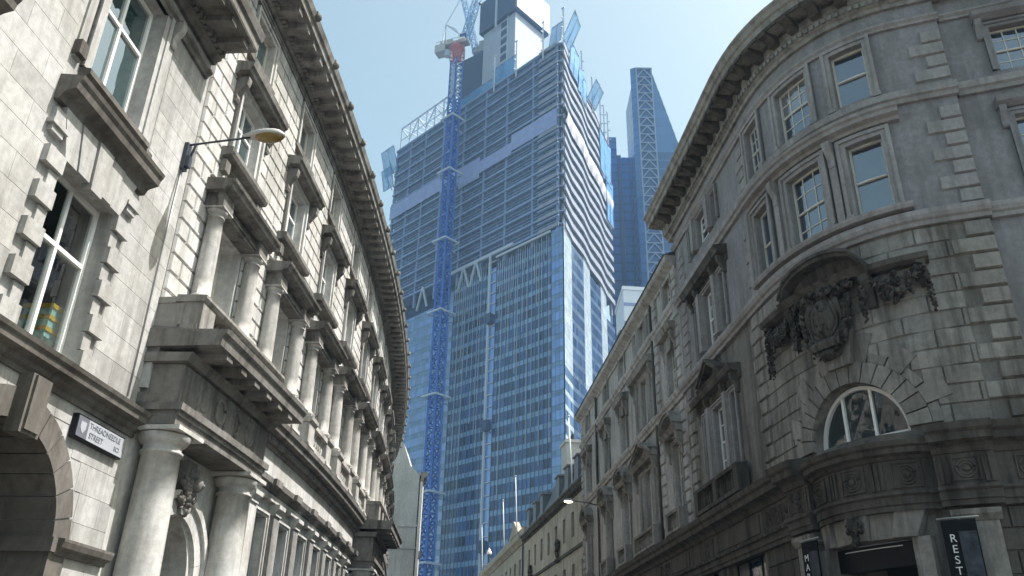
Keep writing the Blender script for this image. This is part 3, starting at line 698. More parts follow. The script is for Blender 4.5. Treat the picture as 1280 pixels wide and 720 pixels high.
b0 = F.W(E1, 0, 0); b1 = F.W(E1, -12, 0); w.face([F.W(E1, 0, 0), b1, (*b1[:2], 20.2), (*b0[:2], 20.2)]); w.face([(*A[-1][:2], 20.2), (*b1[:2], 20.2), back]); w.face([(*b1[:2], 0), (18.5, 32, 0), back, (*b1[:2], 20.2)])
w.build('roof', 'lead', B4)
MB.STEP = .35
# cut-stone facing of the lower storeys
def cutR(lo, hi):
    z = (lo + hi) / 2; out = []
    if z < 9.5:
        r2 = 2.02 ** 2 - max(0, z - 7.1) ** 2
        if r2 > 0: q = math.sqrt(r2); q = round(q / .22) * .22; out.append((ARC[0] - q, ARC[0] + q))
    return out
rb = MB(); rb.blocks(F, 3.0, 9.35, 7.06, 11.82, .432, 1.25, .05, .026, cutR, .45)
def flank(lo, hi): return [(4.4, 7.3)]
rb.build('stone_facing', 'stoneR', B4); rb = MB()
rb.cut(); rb.blocks(F, 2.15, 4.2, 0, 5.3, .44, .9, .05, .025, lambda a, b: [], .4)
rb.cut(); rb.blocks(F, 7.6, 10.7, 0, 5.3, .44, 1.0, .05, .025, lambda a, b: [], .4)
rb.cut(); rb.blocks(F, 14.1, 14.75, 0, 5.3, .44, .65, .05, .025, lambda a, b: [], .4); rb.blocks(F, 16.25, 16.9, 0, 5.3, .44, .65, .05, .025, lambda a, b: [], .4)
rb.cut(); rb.blocks(F, -9, 2.05, 0, 5.3, .44, .9, .06, .03, lambda a, b: [(0, 1.3)] if b < 5.1 else [], .4, d=-.14)
rb.build('ground_floor_facing', 'trimR', B4)  # darkened trim stone paints the gloom of the ground floor
qn = MB(); qs = MB()
for x, f in ((2.1, 0), (9.35, .45), (16.15, .45)):
  qn.cut()
  for k in range(14):
    z = 12.3 + k * .405
    if z + .4 > 17.9 or 15.2 < z + .2 < 15.85: qn.cut(); continue
    l_ = .85 if k % 2 else .5
    qn.block(F, x - l_ * f, x + l_ * (1 - f if f == 0 else f), z + .012, z + .39, .07, .03, .5, 0)
for x, f in ((2.09, 0), (9.6, .42), (16.15, .42)):
  qs.cut()
  for k in range(11):
    z = 7.06 + k * .432; l_ = .95 if k % 2 else .6
    qs.block(F, x - l_ * f, x + l_ * (1 - f if f == 0 else f), z + .012, z + .42, .10, .035, .5 + rnd.uniform(-.3, .3), 0)
qn.build('quoin', 'stuccoT', B4); qs.build('quoin', 'stoneR', B4)
# mouldings
ms = MB()
ms.cut(); ms.mould(F, 2.05, E1, [(-.01, 11.84), (.12, 11.84), (.14, 11.94), (.2, 11.98), (.24, 12.08), (.24, 12.2), (-.01, 12.3)])
ms.cut(); ms.mould(F, -9, 2.04, [(-.15, 11.84), (-.02, 11.84), (.0, 11.94), (.06, 11.98), (.10, 12.08), (.10, 12.2), (-.15, 12.3)])
ms.cut(); ms.mould(F, 2.05, E1, [(-.01, 15.4), (.1, 15.4), (.14, 15.5), (.2, 15.54), (.22, 15.72), (-.01, 15.8)])
ms.cut(); ms.mould(F, -9, 2.04, [(-.15, 15.4), (-.04, 15.4), (.0, 15.5), (.06, 15.54), (.08, 15.72), (-.15, 15.8)])
ms.cut(); ms.mould(F, 2.05, E1 + .05, [(-.01, 17.86), (.08, 17.86), (.1, 17.92), (.16, 17.98), (.16, 18.04), (-.01, 18.08)])
ms.cut(); ms.mould(F, -9, 2.04, [(-.15, 17.86), (-.06, 17.86), (-.04, 17.92), (.02, 17.98), (.02, 18.04), (-.15, 18.08)])
ms.cut(); ms.mould(F, 3.5, 8.98, [(-.01, 14.94), (.14, 14.94), (.18, 15.02), (.34, 15.06), (.36, 15.16), (.42, 15.2), (.44, 15.28), (-.01, 15.36)])
ms.cut(); ms.mould(F, 3.6, 8.9, [(-.01, 12.3), (.3, 12.3), (.34, 12.38), (.34, 12.44), (-.01, 12.47)])
ms.build('string_course', 'stuccoT', B4)
bw = MB()
for a, b in BOW:
    bw.cut(); bw.arch(F, a, b, 15.8, 17.68, .2, .07); bw.cut(); bw.arch(F, a, b, 12.47, 14.66, .22, .08)
    for c in (a - .12, b + .12): bw.box(F, c - .1, c + .1, 0, .16, 15.8, 15.92); bw.box(F, c - .1, c + .1, 0, .2, 12.47, 12.6)
for c in (5.27, 7.38): bw.cut(); bw.console(F, c, .2, 14.2, 14.95, .28); bw.box(F, c - .1, c + .1, 0, .1, 12.47, 14.2)
bw.cut(); bw.box(F, 8.95, 9.12, 0, .22, 12.47, 14.9)
for z0, z1, hz in ((16.4, 17.62, 0), (12.45, 14.5, 1), (8.0, 10.3, 2)):
    bw.cut()
    for a, b in TRI: bw.arch(F, a, b, z0, z1, .13, .07)
    for x in (12.5, 14.2): bw.box(F, x - .14, x + .14, 0, .2, z0, z1 + .12)
bw.build('window_surround', 'stuccoT', B4)
hd = MB()
for x in (11.6, 12.45, 14.25, 15.05): hd.console(F, x, .18, 14.25, 14.85, .3)
hd.mould(F, 11.3, 15.35, [(-.01, 14.62), (.06, 14.62), (.06, 14.85), (.36, 14.88), (.4, 15.0), (.46, 15.1), (-.01, 15.2)])
hd.cut(); hd.mould(F, 11.2, 15.3, [(-.01, 10.5), (.08, 10.5), (.1, 10.7), (.34, 10.74), (.4, 10.84), (.42, 10.92), (-.01, 10.98)])
for x in (11.5, 12.5, 14.2, 15.1): hd.console(F, x, .18, 10.1, 10.72, .28)
def pediment(mb, F, c, hw, z, ht, d, seg=False):
    n = 9; P = [(-hw + 2 * hw * i / n) for i in range(n + 1)]
    f = (lambda x: ht * math.sqrt(max(0, 1 - (x / hw) ** 2) * .9 + .0)) if seg else (lambda x: ht * (1 - abs(x) / hw))
    if not seg: P = [-hw, 0, hw]
    for a, b in zip(P, P[1:]):
        mb.solid(F, [(c + a, z + f(a)), (c + b, z + f(b)), (c + b, z + f(b) + .17), (c + a, z + f(a) + .17)], 0, d)
        mb.solid(F, [(c + a, z + f(a) + .10), (c + b, z + f(b) + .10), (c + b, z + f(b) + .19), (c + a, z + f(a) + .19)], .02, d + .07)
    mb.solid(F, [(c + x, z + f(x) + .02) for x in P], -.01, d * .35)
    mb.mould(F, c - hw - .06, c + hw + .06, [(-.01, z - .16), (d * .8, z - .16), (d, z - .06), (d + .06, z + .0), (-.01, z + .03)])
pediment(hd, F, 13.2, 1.05, 11.0, .62, .42)
hd.build('window_hood', 'trimR', B4)
bal = MB()
bal.mould(F, 11.2, 15.4, [(-.01, 7.06), (.45, 7.06), (.45, 7.18), (-.01, 7.2)]); bal.mould(F, 11.2, 15.4, [(.12, 7.76), (.46, 7.76), (.48, 7.86), (.1, 7.9)])
balusters(bal, F, 11.5, 15.1, .3, 7.18, 7.78, .21, .065)
for x in (11.38, 13.3, 15.2): bal.box(F, x - .17, x + .17, .1, .46, 7.18, 7.78)
bal.build('balustrade', 'trimR', B4)
# crowning cornice with coffers
co = MB()
co.mould(F, -9, E1 + .5, [(-.16, 18.55), (.1, 18.55), (.12, 18.66), (.2, 18.7), (.2, 18.95), (-.16, 18.97)])
co.mould(F, -9, E1 + .75, [(-.16, 18.95), (.22, 18.95), (.24, 19.28), (.84, 19.3), (.86, 19.48), (.92, 19.52), (.96, 19.66), (1.02, 19.72), (1.02, 19.8), (.3, 19.95), (-.16, 20.0)])
co.box(F, -9, E1 + .6, -.3, .25, 19.9, 20.3)
teeth(co, F, -9, E1 + .4, .17, .1, .1, .27, 18.72, 18.86)
co.build('cornice', 'stoneR', B4)
md = MB()
n_ = int((E1 + 9) / .68)
for i in range(n_):
    x = -8.7 + i * .68; md.cut(); md.console(F, x, .26, 18.97, 19.285, .62, .2)
    md.box(F, x + .17, x + .51, .78, .83, 19.2, 19.296); md.box(F, x + .17, x + .51, .26, .3, 19.2, 19.296)
md.build('modillion', 'trimR', B4)
# arch over the door
ar = MB(); ar.ring(F, ARC[0], ARC[2], 1.32, 1.80, -.02, .10, 0, 180, 15, 1.2, .45)
ar.cut(); ar.ring(F, ARC[0], ARC[2], 1.81, lambda i, n: 2.02 + (.34 if i % 2 else .0) + (.15 if abs(i - (n - 1) / 2) < 2 else 0), -.02, .075, 0, 180, 13, 1.3, .45)
ar.cut(); ar.solid(F, [(5.62, 8.85), (6.28, 8.85), (6.42, 9.75), (5.48, 9.75)], 0, .22, .3)
ar.build('arch', 'stoneR', B4)
FW = MB(); c, sp, r = ARC[0], ARC[2], 1.3
for i in range(20):
    a, b = math.pi * i / 20, math.pi * (i + 1) / 20
    FW.solid(F, [(c + r * math.cos(a), sp + r * math.sin(a)), (c + r * math.cos(b), sp + r * math.sin(b)), (c + (r - .09) * math.cos(b), sp + (r - .09) * math.sin(b)), (c + (r - .09) * math.cos(a), sp + (r - .09) * math.sin(a))], -.32, -.2)
FW.box(F, c - r, c + r, -.32, -.18, 7.02, 7.15)
for x in (-.42, .42): FW.box(F, c + x - .035, c + x + .035, -.31, -.21, 7.1, sp + math.sqrt(r * r - x * x) - .05)
o = FW.build('arched_window', 'white', B4)
pn = MB()
for x0, x1 in ((-1.3, -.42), (-.42, .42), (.42, 1.3)):
    n = 8; P = [x0 + (x1 - x0) * i / n for i in range(n + 1)]
    pn.face([F.W(c + x0, -.27, 7.08), F.W(c + x1, -.27, 7.08)] + [F.W(c + x, -.27 - .01 * abs(x), sp + math.sqrt(max(0, r * r - x * x)) * .99) for x in P[::-1]], rnd.random())
pn.build('pane', 'glassarch', o)
# entablature over the ground floor, bowed out above the door
OFF = lambda s: .42 * math.sin(math.pi * (s - 4.25) / 3.1) ** .7 if 4.25 < s < 7.35 else 0.0
FB = Fac(F.P, F.ds, F.side, OFF); MB.STEP = .2
en = MB()
def enta(mb, F, s0, s1, d=0, q=0):
    mb.mould(F, s0, s1, [(d - .02, 5.3), (d + .14, 5.3), (d + .14, 5.42), (d + .18, 5.42), (d + .18, 5.58), (d + .24, 5.62), (d + .24, 5.68), (d - .02, 5.7)])
    mb.mould(F, s0, s1, [(d - .02, 5.7), (d + .13, 5.7), (d + .13, 6.36), (d - .02, 6.36)], .6)
    mb.mould(F, s0, s1, [(d - .02, 6.36), (d + .18, 6.36), (d + .24, 6.46 - q * .2), (d + .3, 6.5 - q * .3), (d + .48 - q * .5, 6.56 - q * .5), (d + .5 - q * .5, 6.7 - q * .7), (d + .58 - q * .5, 6.76 - q * .8), (d + .62 - q * .5, 6.9 - q), (d + .2, 6.98 - q), (d - .02, 7.04 - q * .3)])
for a in ((F, -9, 2.1, -.1), (F, 2.1, 3.2, .05), (F, 3.2, 4.25, .2), (FB, 4.25, 7.35, .02, .2), (F, 7.35, 8.35, .2), (F, 8.35, E1, 0)): en.cut(); enta(en, *a)
en.build('entablature', 'trimR', B4)
fr = MB()
def roundel(mb, F, s, z, d, r=.17):
    mb.cut()
    c = Vector(F.W(s, d, z)); u = F.t(s); v = Vector((0, 0, 1)); n = F.n(s)
    for rr, th in ((r, .03), (r * .68, .025)): mb.tube([c + (u * math.cos(a) + v * math.sin(a)) * rr for a in [2 * math.pi * i / 16 for i in range(16)]], th, 6, closed=True)
    mb.blob(c, [u * r * .38, v * r * .38, n * .07], n=10, m=5, rough=.05)
    q = r * 1.35
    for a, b, e, f in ((-q, q, q - .03, q), (-q, q, -q, -q + .03), (-q, -q + .03, -q + .03, q - .03), (q - .03, q, -q + .03, q - .03)): mb.box(F, s + a, s + b, d - .02, d + .025, z + e, z + f)
def glyph(mb, F, s, d, n=3):
    mb.cut()
    for k in range(n): mb.box(F, s + (k - (n - 1) / 2) * .1 - .032, s + (k - (n - 1) / 2) * .1 + .032, d - .02, d + .035, 5.74, 6.3)
for s in (4.75, 5.8, 6.85): roundel(fr, FB, s, 6.03, .16, .2)
for s in (5.28, 6.33): glyph(fr, FB, s, .15)
for s in (3.35, 4.1, 7.5, 8.2): glyph(fr, F, s, .33, 2)
for s in (3.72, 7.85): roundel(fr, F, s, 6.03, .34, .18)
for s in (.2, 1.2, -.8, -1.8, 2.6): roundel(fr, F, s, 6.03, .05 if s < 2 else .19, .18)
for s in (-.3, .7, 1.7): glyph(fr, F, s, .04)
for s in (8.8, 9.35, 9.9): roundel(fr, F, s, 6.03, .14, .17)
glyph(fr, F, 10.3, .14); glyph(fr, F, 14.9, .14); roundel(fr, F, 15.3, 6.03, .14, .16); glyph(fr, F, 15.7, .14)
fr.cut(); fr.box(F, 10.7, 14.5, .12, .16, 5.78, 6.28)
fr.cut(); teeth(fr, F, 8.4, E1, .3, .2, .12, .27, 5.60, 5.68)
fr.build('carved_frieze', 'trimR', B4)
MB.STEP = .35
# doorway: splayed stones, mask, dark entrance with a fascia board
dv = MB()
for i in range(5):
    a0 = -1.25 + i * .5; dv.cut() if i == 0 else None; dv.solid(FB, [(5.92 + a0 * .92 + .01, 4.78), (5.92 + (a0 + .5) * .92 - .01, 4.78), (5.92 + (a0 + .5) * 1.08 - .01, 5.3), (5.92 + a0 * 1.08 + .01, 5.3)], -.3, .02 + .1 * (i % 2 == 0), .5 + rnd.uniform(-.4, .4))
for x in (4.75, 7.1): dv.cut(); dv.box(F, x - .17, x + .17, 0, .3, 0, 4.78)
for x in (3.72, 7.9): dv.cut(); dv.box(F, x - .36, x + .36, 0, .25, 0, 5.0); dv.mould(F, x - .42, x + .42, [(0, 5.0), (.28, 5.0), (.36, 5.12), (.36, 5.22), (0, 5.3)])
dv.build('doorway', 'stoneR', B4)
mk = MB(); u, v, n = F.t(5.92), Vector((0, 0, 1)), F.n(5.92); c0 = Vector(F.W(5.92, .62, 5.05))
mk.blob(c0, [u * .14, v * .19, n * .13], .3, 10, 8, .03); mk.blob(c0 + n * .12 + v * -.01, [u * .03, v * .06, n * .05], .5)
for s in (-1, 1): mk.blob(c0 + n * .1 + u * s * .055 + v * .05, [u * .03, v * .018, n * .02], .2); mk.blob(c0 + u * s * .07 - v * .07 + n * .07, [u * .05, v * .04, n * .04])
for i in range(40): a = rnd.uniform(-.4, math.pi + .4); q = rnd.uniform(.14, .24); mk.blob(c0 + u * math.cos(a) * q * .8 + v * math.sin(a) * q - n * .04, [u * .04, v * .05, n * .05], rnd.random(), 6, 4)
for i in range(22): mk.blob(c0 + u * rnd.uniform(-.09, .09) - v * rnd.uniform(.14, .36) - n * .03, [u * .035, v * .06, n * .05], rnd.random(), 6, 4)
mk.build('carved_mask', 'carve', B4)
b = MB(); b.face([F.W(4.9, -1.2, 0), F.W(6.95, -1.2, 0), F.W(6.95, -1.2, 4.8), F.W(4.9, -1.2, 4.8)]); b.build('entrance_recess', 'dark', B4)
for h in shop + [(.1, 1.2, 2, 4.9)]:
    window(F, h[0], h[1], h[2], h[3], .35 if h[0] > 2 else .4, B4, 'glassR', 'black', 3 if h[0] > 2 else 2, .75)
# windows of the corner building
for i, (a, b) in enumerate(BOW):
    window(F, a, b, 15.97, 17.68, .2, B4, 'glassR', 'cream', 1, .5, (3, 2) if i < 3 and i > 0 else None, .055)
    window(F, a, b, 12.5, 14.66, .2, B4, 'glassR', 'cream', 1, .5, (3, 2) if i == 1 else ((2, 1) if i == 2 else None), .055)
for z0, z1 in ((16.42, 17.62), (12.45, 14.5), (8.0, 10.3)):
    for k, (a, b) in enumerate(TRI): window(F, a, b, z0, z1, .2, B4, 'glassR', 'white' if k == 1 else 'cream', 1, .5, (2, 2) if k == 1 else None, .055)
for h in side[:4]:
    o = window(F, *h, .34, B4, 'glassR', 'cream', 1, .5, (3, 2), .05)
sh = MB(); 
for h in side[:4]:
    sh.cut(); sh.arch(F, h[0], h[1], h[2], h[3], .17, .06, -.14)
    sh.mould(F, h[0] - .35, h[1] + .35, [(-.15, h[3] + .2), (.0, h[3] + .2), (.16, h[3] + .3), (.2, h[3] + .42), (-.15, h[3] + .5)])
    for x in (h[0] - .24, h[1] + .24): sh.console(F, x, .15, h[3] - .35, h[3] + .22, .24, -.14)
sh.build('window_hood', 'stucco', B4)
# carved crest: broken pediment, cartouche, garlands
cr = MB(); F0 = F
pediment(cr, F, 6.05, 1.22, 11.02, .62, .5, True)
cr.cut(); cr.mould(F, 3.55, 4.9, [(-.01, 10.86), (.2, 10.86), (.36, 10.92), (.4, 11.04), (-.01, 11.1)]); cr.cut(); cr.mould(F, 7.2, 8.6, [(-.01, 10.86), (.2, 10.86), (.36, 10.92), (.4, 11.04), (-.01, 11.1)])
for x in (4.9, 7.2): cr.cut(); cr.console(F, x, .2, 10.05, 11.0, .4)
for x in (3.72, 8.45): cr.cut(); cr.console(F, x, .18, 10.3, 10.9, .3)
cr.build('crest_pediment', 'trimR', B4)
cv = MB()
def P(s, z, d): return Vector(F.W(s, d, z))
def garland(s0, z0, s1, z1, sag, n, d=.2, r=.11):
    for i in range(int(n * 2.6)):
        t = rnd.random(); x = s0 + (s1 - s0) * t; k = 4 * t * (1 - t); z = z0 + (z1 - z0) * t - sag * k + rnd.gauss(0, .06 + .05 * k)
        rr = r * rnd.uniform(.35, .75) * (.75 + .5 * k); a = rnd.uniform(0, 3.1); b = rnd.uniform(-.8, .8)
        u, n_ = F.t(x), F.n(x); v = Vector((0, 0, 1)); u2 = u * math.cos(a) + v * math.sin(a); v2 = v * math.cos(a) - u * math.sin(a); w2 = n_ * math.cos(b) + v2 * math.sin(b); v3 = v2 * math.cos(b) - n_ * math.sin(b)
        c = P(x, z, d + rnd.uniform(-.05, .14))
        if i % 3: cv.blob(c, [v3 * rr * .75, w2 * rr * .28, u2 * rr * 1.5], rnd.random(), 5, 4, .05)      # pointed leaf
        else: cv.blob(c, [u2 * rr * .8, v2 * rr * .8, n_ * rr * .8], rnd.random(), 8, 5, .04)             # fruit
garland(3.75, 10.72, 4.85, 10.7, .36, 120); garland(7.25, 10.7, 8.4, 10.72, .36, 120)
garland(3.68, 10.75, 3.62, 9.75, 0, 50, .16, .08); garland(8.5, 10.75, 8.55, 9.5, 0, 60, .16, .08)
garland(5.0, 10.9, 5.05, 9.9, 0, 70, .24, .1); garland(7.1, 10.9, 7.05, 9.7, 0, 70, .24, .1)
garland(5.2, 10.75, 6.9, 10.75, -.12, 110, .3, .12)
garland(5.35, 10.5, 5.6, 9.5, .0, 70, .26, .1); garland(6.75, 10.5, 6.5, 9.5, .0, 70, .26, .1)
garland(5.6, 9.45, 6.5, 9.45, .12, 60, .28, .09)
cc = P(6.05, 10.12, .34); u, v, n = F.t(6.05), Vector((0, 0, 1)), F.n(6.05)
cv.blob(cc, [u * .36, v * .52, n * .17], .75, 20, 12, .01)
for rx, rz, th, dd in ((.40, .56, .05, .0), (.50, .67, .06, -.03)):
    cv.tube([cc + u * rx * math.cos(a) + v * rz * math.sin(a) + n * (dd + .03 * math.sin(5 * a)) for a in [2 * math.pi * i / 32 for i in range(32)]], [th * (1 + .35 * math.sin(3 * 2 * math.pi * i / 32)) for i in range(32)], 8, .6, closed=True)
for s in (-1, 1):
    for z, q in ((10.68, 1), (9.62, -1)):
        c1 = P(6.05 + s * .42, z, .36); cv.tube([c1 + u * s * (.16 * math.exp(-.12 * k)) * math.cos(k * .6) + v * q * (.16 * math.exp(-.12 * k)) * math.sin(k * .6) for k in range(16)], .045, 6, .6)
for a, b in ((0, 0), (.12, .16), (-.12, .16), (.1, -.16), (-.1, -.18), (0, .3), (0, -.34)): cv.blob(cc + u * a + v * b + n * .155, [u * .05, v * .07, n * .04], .5, 7, 4)
cv.mould(F, 5.65, 6.45, [(.3, 9.32), (.46, 9.32), (.5, 9.44), (.46, 9.54), (.3, 9.54)], .9)
cv.blob(P(6.05, 9.2, .3), [u * .26, v * .14, n * .16], .5, 10, 6)
cv.build('carved_crest', 'carve', B4)

# fascia board and banners of the restaurant: things that hang there
t = thing('awning_board', F.W(5.92, 0, 4.5), 'black fascia board with a thin white line over the dark restaurant doorway', 'awning')
b = MB(); b.box(F, 4.97, 6.88, -.25, .12, 4.25, 4.74); b.build('board', 'black', t)
b = MB(); b.box(F, 5.2, 6.65, .118, .128, 4.655, 4.675); b.build('stripe', 'letter', t)
def banner(s, word, label, tint):
    t = thing('banner', F.W(s, .4, 3), label, 'banner', 'restaurant banners')
    d = .62
    b = MB(); b.solid(F, [(s - .27, 2.4), (s + .27, 2.4), (s + .27, 4.98), (s - .27, 4.98)], d - .03, d); b.build('cloth', 'bannerblack', t)
    b = MB(); b.solid(F, [(s - .25, 2.5), (s + .02, 2.5), (s + .02, 4.75), (s - .25, 4.75)], d + .001, d + .006); b.build('picture_panel', tint, t)
    b = MB(); b.tube([F.W(s - .33, d - .015, 5.02), F.W(s + .33, d - .015, 5.02)], .022); b.tube([F.W(s, .1, 5.02), F.W(s, d - .015, 5.02)], .022); b.tube([F.W(s, .1, 2.4), F.W(s, d - .015, 2.4)], .022); b.tube([F.W(s - .33, d - .015, 2.4), F.W(s + .33, d - .015, 2.4)], .022); b.build('bracket', 'steel', t)
    z = 4.62
    for ch in word:
        if ch != ' ': text('letter', ch, F, s + .12, z, .215, d + .01, 'letter', t)
        z -= .205
M['bannerblack'] = plain('black_banner_cloth', (.012, .0125, .015), .8, spec=.1, var=.2)
M['tintA'] = plain('grey_printed_cloth', (.055, .062, .075), .8, spec=.1, var=.5, vs=4)
banner(7.2, 'MARCO P', 'black vertical banner reading MARCO P left of the restaurant doorway', 'tintA')
banner(4.02, 'RESTAURANT', 'black vertical banner reading RESTAURANT right of the restaurant doorway', 'tintA')

# ------------------------------------------------------------------ right: middle building with the lower eaves
E2 = 39.0; MB.STEP = 1.5
B5 = thing('terrace_building', F.W(28, -2, 0), 'shaded grey stone building with pedimented windows and plain eaves, beyond the rounded corner building', 'building')
SING = [18.3, 27.0, 31.2, 36.7]; WIDE = [22.8]
ops = [(c - .55, c + .55) for c in SING] + [q for c in WIDE for q in ((c - 1.45, c - .95), (c - .55, c + .55), (c + .95, c + 1.45))]
holes = [(a, b, z0, z1) for a, b in ops for z0, z1 in ((16.05, 17.3), (12.4, 14.5), (7.95, 10.4))]
gs = [(c - 1.1, c + 1.1, 1, 5.3) for c in (18.6, 22.4, 26.2, 30.0, 33.4, 36.9)]
w = MB(); w.wall(F, E1, E2, 0, 17.5, holes + gs)
for h in holes: w.reveal(F, *h, .25)
for h in gs: w.reveal(F, *h, .4)
w.face([F.W(E2, 0, 0), F.W(E2, -12, 0), F.W(E2, -12, 17.5), F.W(E2, 0, 17.5)]); w.face([F.W(E1, -12, 0), F.W(E2, -12, 0), F.W(E2, -12, 17.5), F.W(E1, -12, 17.5)])
w.build('wall', 'stoneR2', B5)
r_ = MB(); r_.mould(F, E1 + .02, E2, [(.5, 17.72), (-5, 20.2), (-12, 17.5)]); ro = r_.build('roof', 'slate', B5)
for s_, dd in ((25.5, -.6), (29.5, -.5)):
    b = MB(); b.box(F, s_ - .4, s_ + .4, dd - .8, dd, 17.9, 19.5); b.box(F, s_ - .46, s_ + .46, dd - .86, dd + .06, 19.5, 19.62); b.build('chimney', 'lead', ro)
ms = MB()
ms.mould(F, E1 + .02, E2 + .15, [(-.01, 17.2), (.06, 17.2), (.08, 17.32), (.2, 17.4), (.38, 17.5), (.42, 17.56), (.44, 17.74), (-.01, 17.8)])
ms.cut(); ms.mould(F, E1 + .02, E2, [(-.01, 11.8), (.1, 11.8), (.14, 11.92), (.2, 11.96), (.24, 12.08), (-.01, 12.16)])
ms.cut(); ms.mould(F, E1 + .02, E2, [(-.01, 15.55), (.08, 15.55), (.12, 15.66), (.18, 15.72), (.2, 15.84), (-.01, 15.9)])
ms.build('string_course', 'stoneR2', B5)
sf = MB(); hd = MB(); bl = MB()
for c in SING + WIDE:
    sf.cut(); hd.cut(); bl.cut(); W_ = c in WIDE; hw = 1.5 if W_ else .6
    for z0, z1 in ((16.05, 17.3), (12.4, 14.5), (7.95, 10.4)):
        for a, b in ops:
            if abs((a + b) / 2 - c) < 1.6: sf.arch(F, a, b, z0, z1, .14, .06)
    for z0 in (12.16, 15.9): sf.box(F, c - hw - .2, c + hw + .2, 0, .12, z0, z0 + .14)
    for s in (-1, 1): hd.console(F, c + s * (hw + .2), .2, 13.9, 14.66, .3); hd.console(F, c + s * (hw + .22), .22, 9.75, 10.6, .34)
    hd.mould(F, c - hw - .42, c + hw + .42, [(-.01, 14.62), (.1, 14.62), (.14, 14.7), (.34, 14.74), (.38, 14.86), (.42, 14.98), (-.01, 15.06)])
    hd.box(F, c - .3, c + .3, .0, .14, 14.1, 14.62) if not W_ else None
    pediment(hd, F, c, hw + .36, 10.76, .62 if not W_ else .66, .44, not W_)
    for k in range(10 if not W_ else 4): 
        u, n = F.t(c), F.n(c); hd.blob(F.W(c + rnd.uniform(-.3, .3), .14, 10.62 + rnd.uniform(-.1, .3)), [u * .09, Vector((0, 0, .11)), n * .09], rnd.random(), 6, 4)
    bl.mould(F, c - hw - .35, c + hw + .35, [(-.01, 7.06), (.42, 7.06), (.42, 7.16), (-.01, 7.18)]); bl.mould(F, c - hw - .35, c + hw + .35, [(.1, 7.72), (.42, 7.72), (.44, 7.82), (.08, 7.86)])
    balusters(bl, F, c - hw - .1, c + hw + .1, .27, 7.16, 7.74, .22, .065)
    for s in (-1, 1): bl.box(F, c + s * (hw + .18) - .15, c + s * (hw + .18) + .15, .08, .42, 7.16, 7.74)
sf.build('window_surround', 'stoneR2', B5); hd.build('window_hood', 'stoneR', B5); bl.build('balustrade', 'stoneR', B5)
for a, b in ops:
    for z0, z1 in ((16.05, 17.3), (12.4, 14.5), (7.95, 10.4)): window(F, a, b, z0, z1, .22, B5, 'glassR', 'cream', 1, .5, (2, 2) if b - a > .8 else None, .055)
for h in gs: window(F, *h, .36, B5, 'glassR', 'black', 3, .75)
qn = MB()
for x in (17.25, 20.35, 34.2, 38.7):
    qn.cut()
    for z0, n in ((7.1, 11), (12.2, 8), (15.95, 3)):
        for k in range(n): l_ = .33 if k % 2 else .24; qn.block(F, x - l_, x + l_, z0 + k * .42 + .012, z0 + k * .42 + .408, .09, .04, .5 + rnd.uniform(-.2, .2))
qn.build('quoin', 'stoneR2', B5)
en = MB(); MB.STEP = 2
enta(en, F, E1 + .01, E2, 0)
for c in (18.6, 22.4, 26.2, 30.0, 33.4, 36.9): en.box(F, c - 1.2, c + 1.2, .12, .16, 5.78, 6.28)
for s in (20.2, 20.8, 24.0, 24.6, 28.1, 31.7, 35.1): roundel(en, F, s, 6.03, .14, .17)
teeth(en, F, E1, E2, .3, .2, .12, .27, 5.60, 5.68)
en.build('entablature', 'trimR', B5)
rb = MB()
for a, b in ((16.95, 17.45), (19.75, 21.25), (23.55, 25.05), (27.35, 28.85), (31.15, 32.25), (34.55, 35.75), (38.05, 39)): rb.cut(); rb.blocks(F, a, b, 0, 5.3, .44, .8, .05, .025, lambda x, y: [], .4)
rb.build('stone_facing', 'stoneR', B5)
b = MB(); b.tube([F.W(33.75, .1, z) for z in (0, 4, 8, 12, 15, 17.3)], .06); b.cut(); b.tube([F.W(20.9, .08, z) for z in (7, 12, 17.3)], .05); b.build('downpipe', 'trimR', B5)

# lit wall lamp
lp = thing('street_lamp', F.W(33.4, 0, 11), 'small lit street lamp on an arm from the shaded stone building on the right', 'street lamp')
b = MB(); b.box(F, 33.33, 33.47, 0, .1, 10.6, 11.1); b.build('bracket', 'iron', lp)
b = MB(); b.tube([F.W(33.4, .08, 11.0), F.W(33.4, .6, 11.12), F.W(33.4, 1.5, 11.22)], .03); b.build('arm', 'iron', lp)
b = MB(); b.blob(F.W(33.4, 1.75, 11.24), [F.n(33) * .34, F.t(33) * .15, Vector((0, 0, .09))], n=12, m=8, rough=0); b.build('lamp_head', 'lampgrey', lp)
m, nt, p = newmat('lit_lamp_lens'); p.inputs['Emission Color'].default_value = (1, .72, .5, 1); p.inputs['Emission Strength'].default_value = 6; M['lit'] = m
b = MB(); b.blob(F.W(33.4, 1.8, 11.17), [F.n(33) * .24, F.t(33) * .13, Vector((0, 0, .07))], n=12, m=8, rough=0); b.build('lens', 'lit', lp)

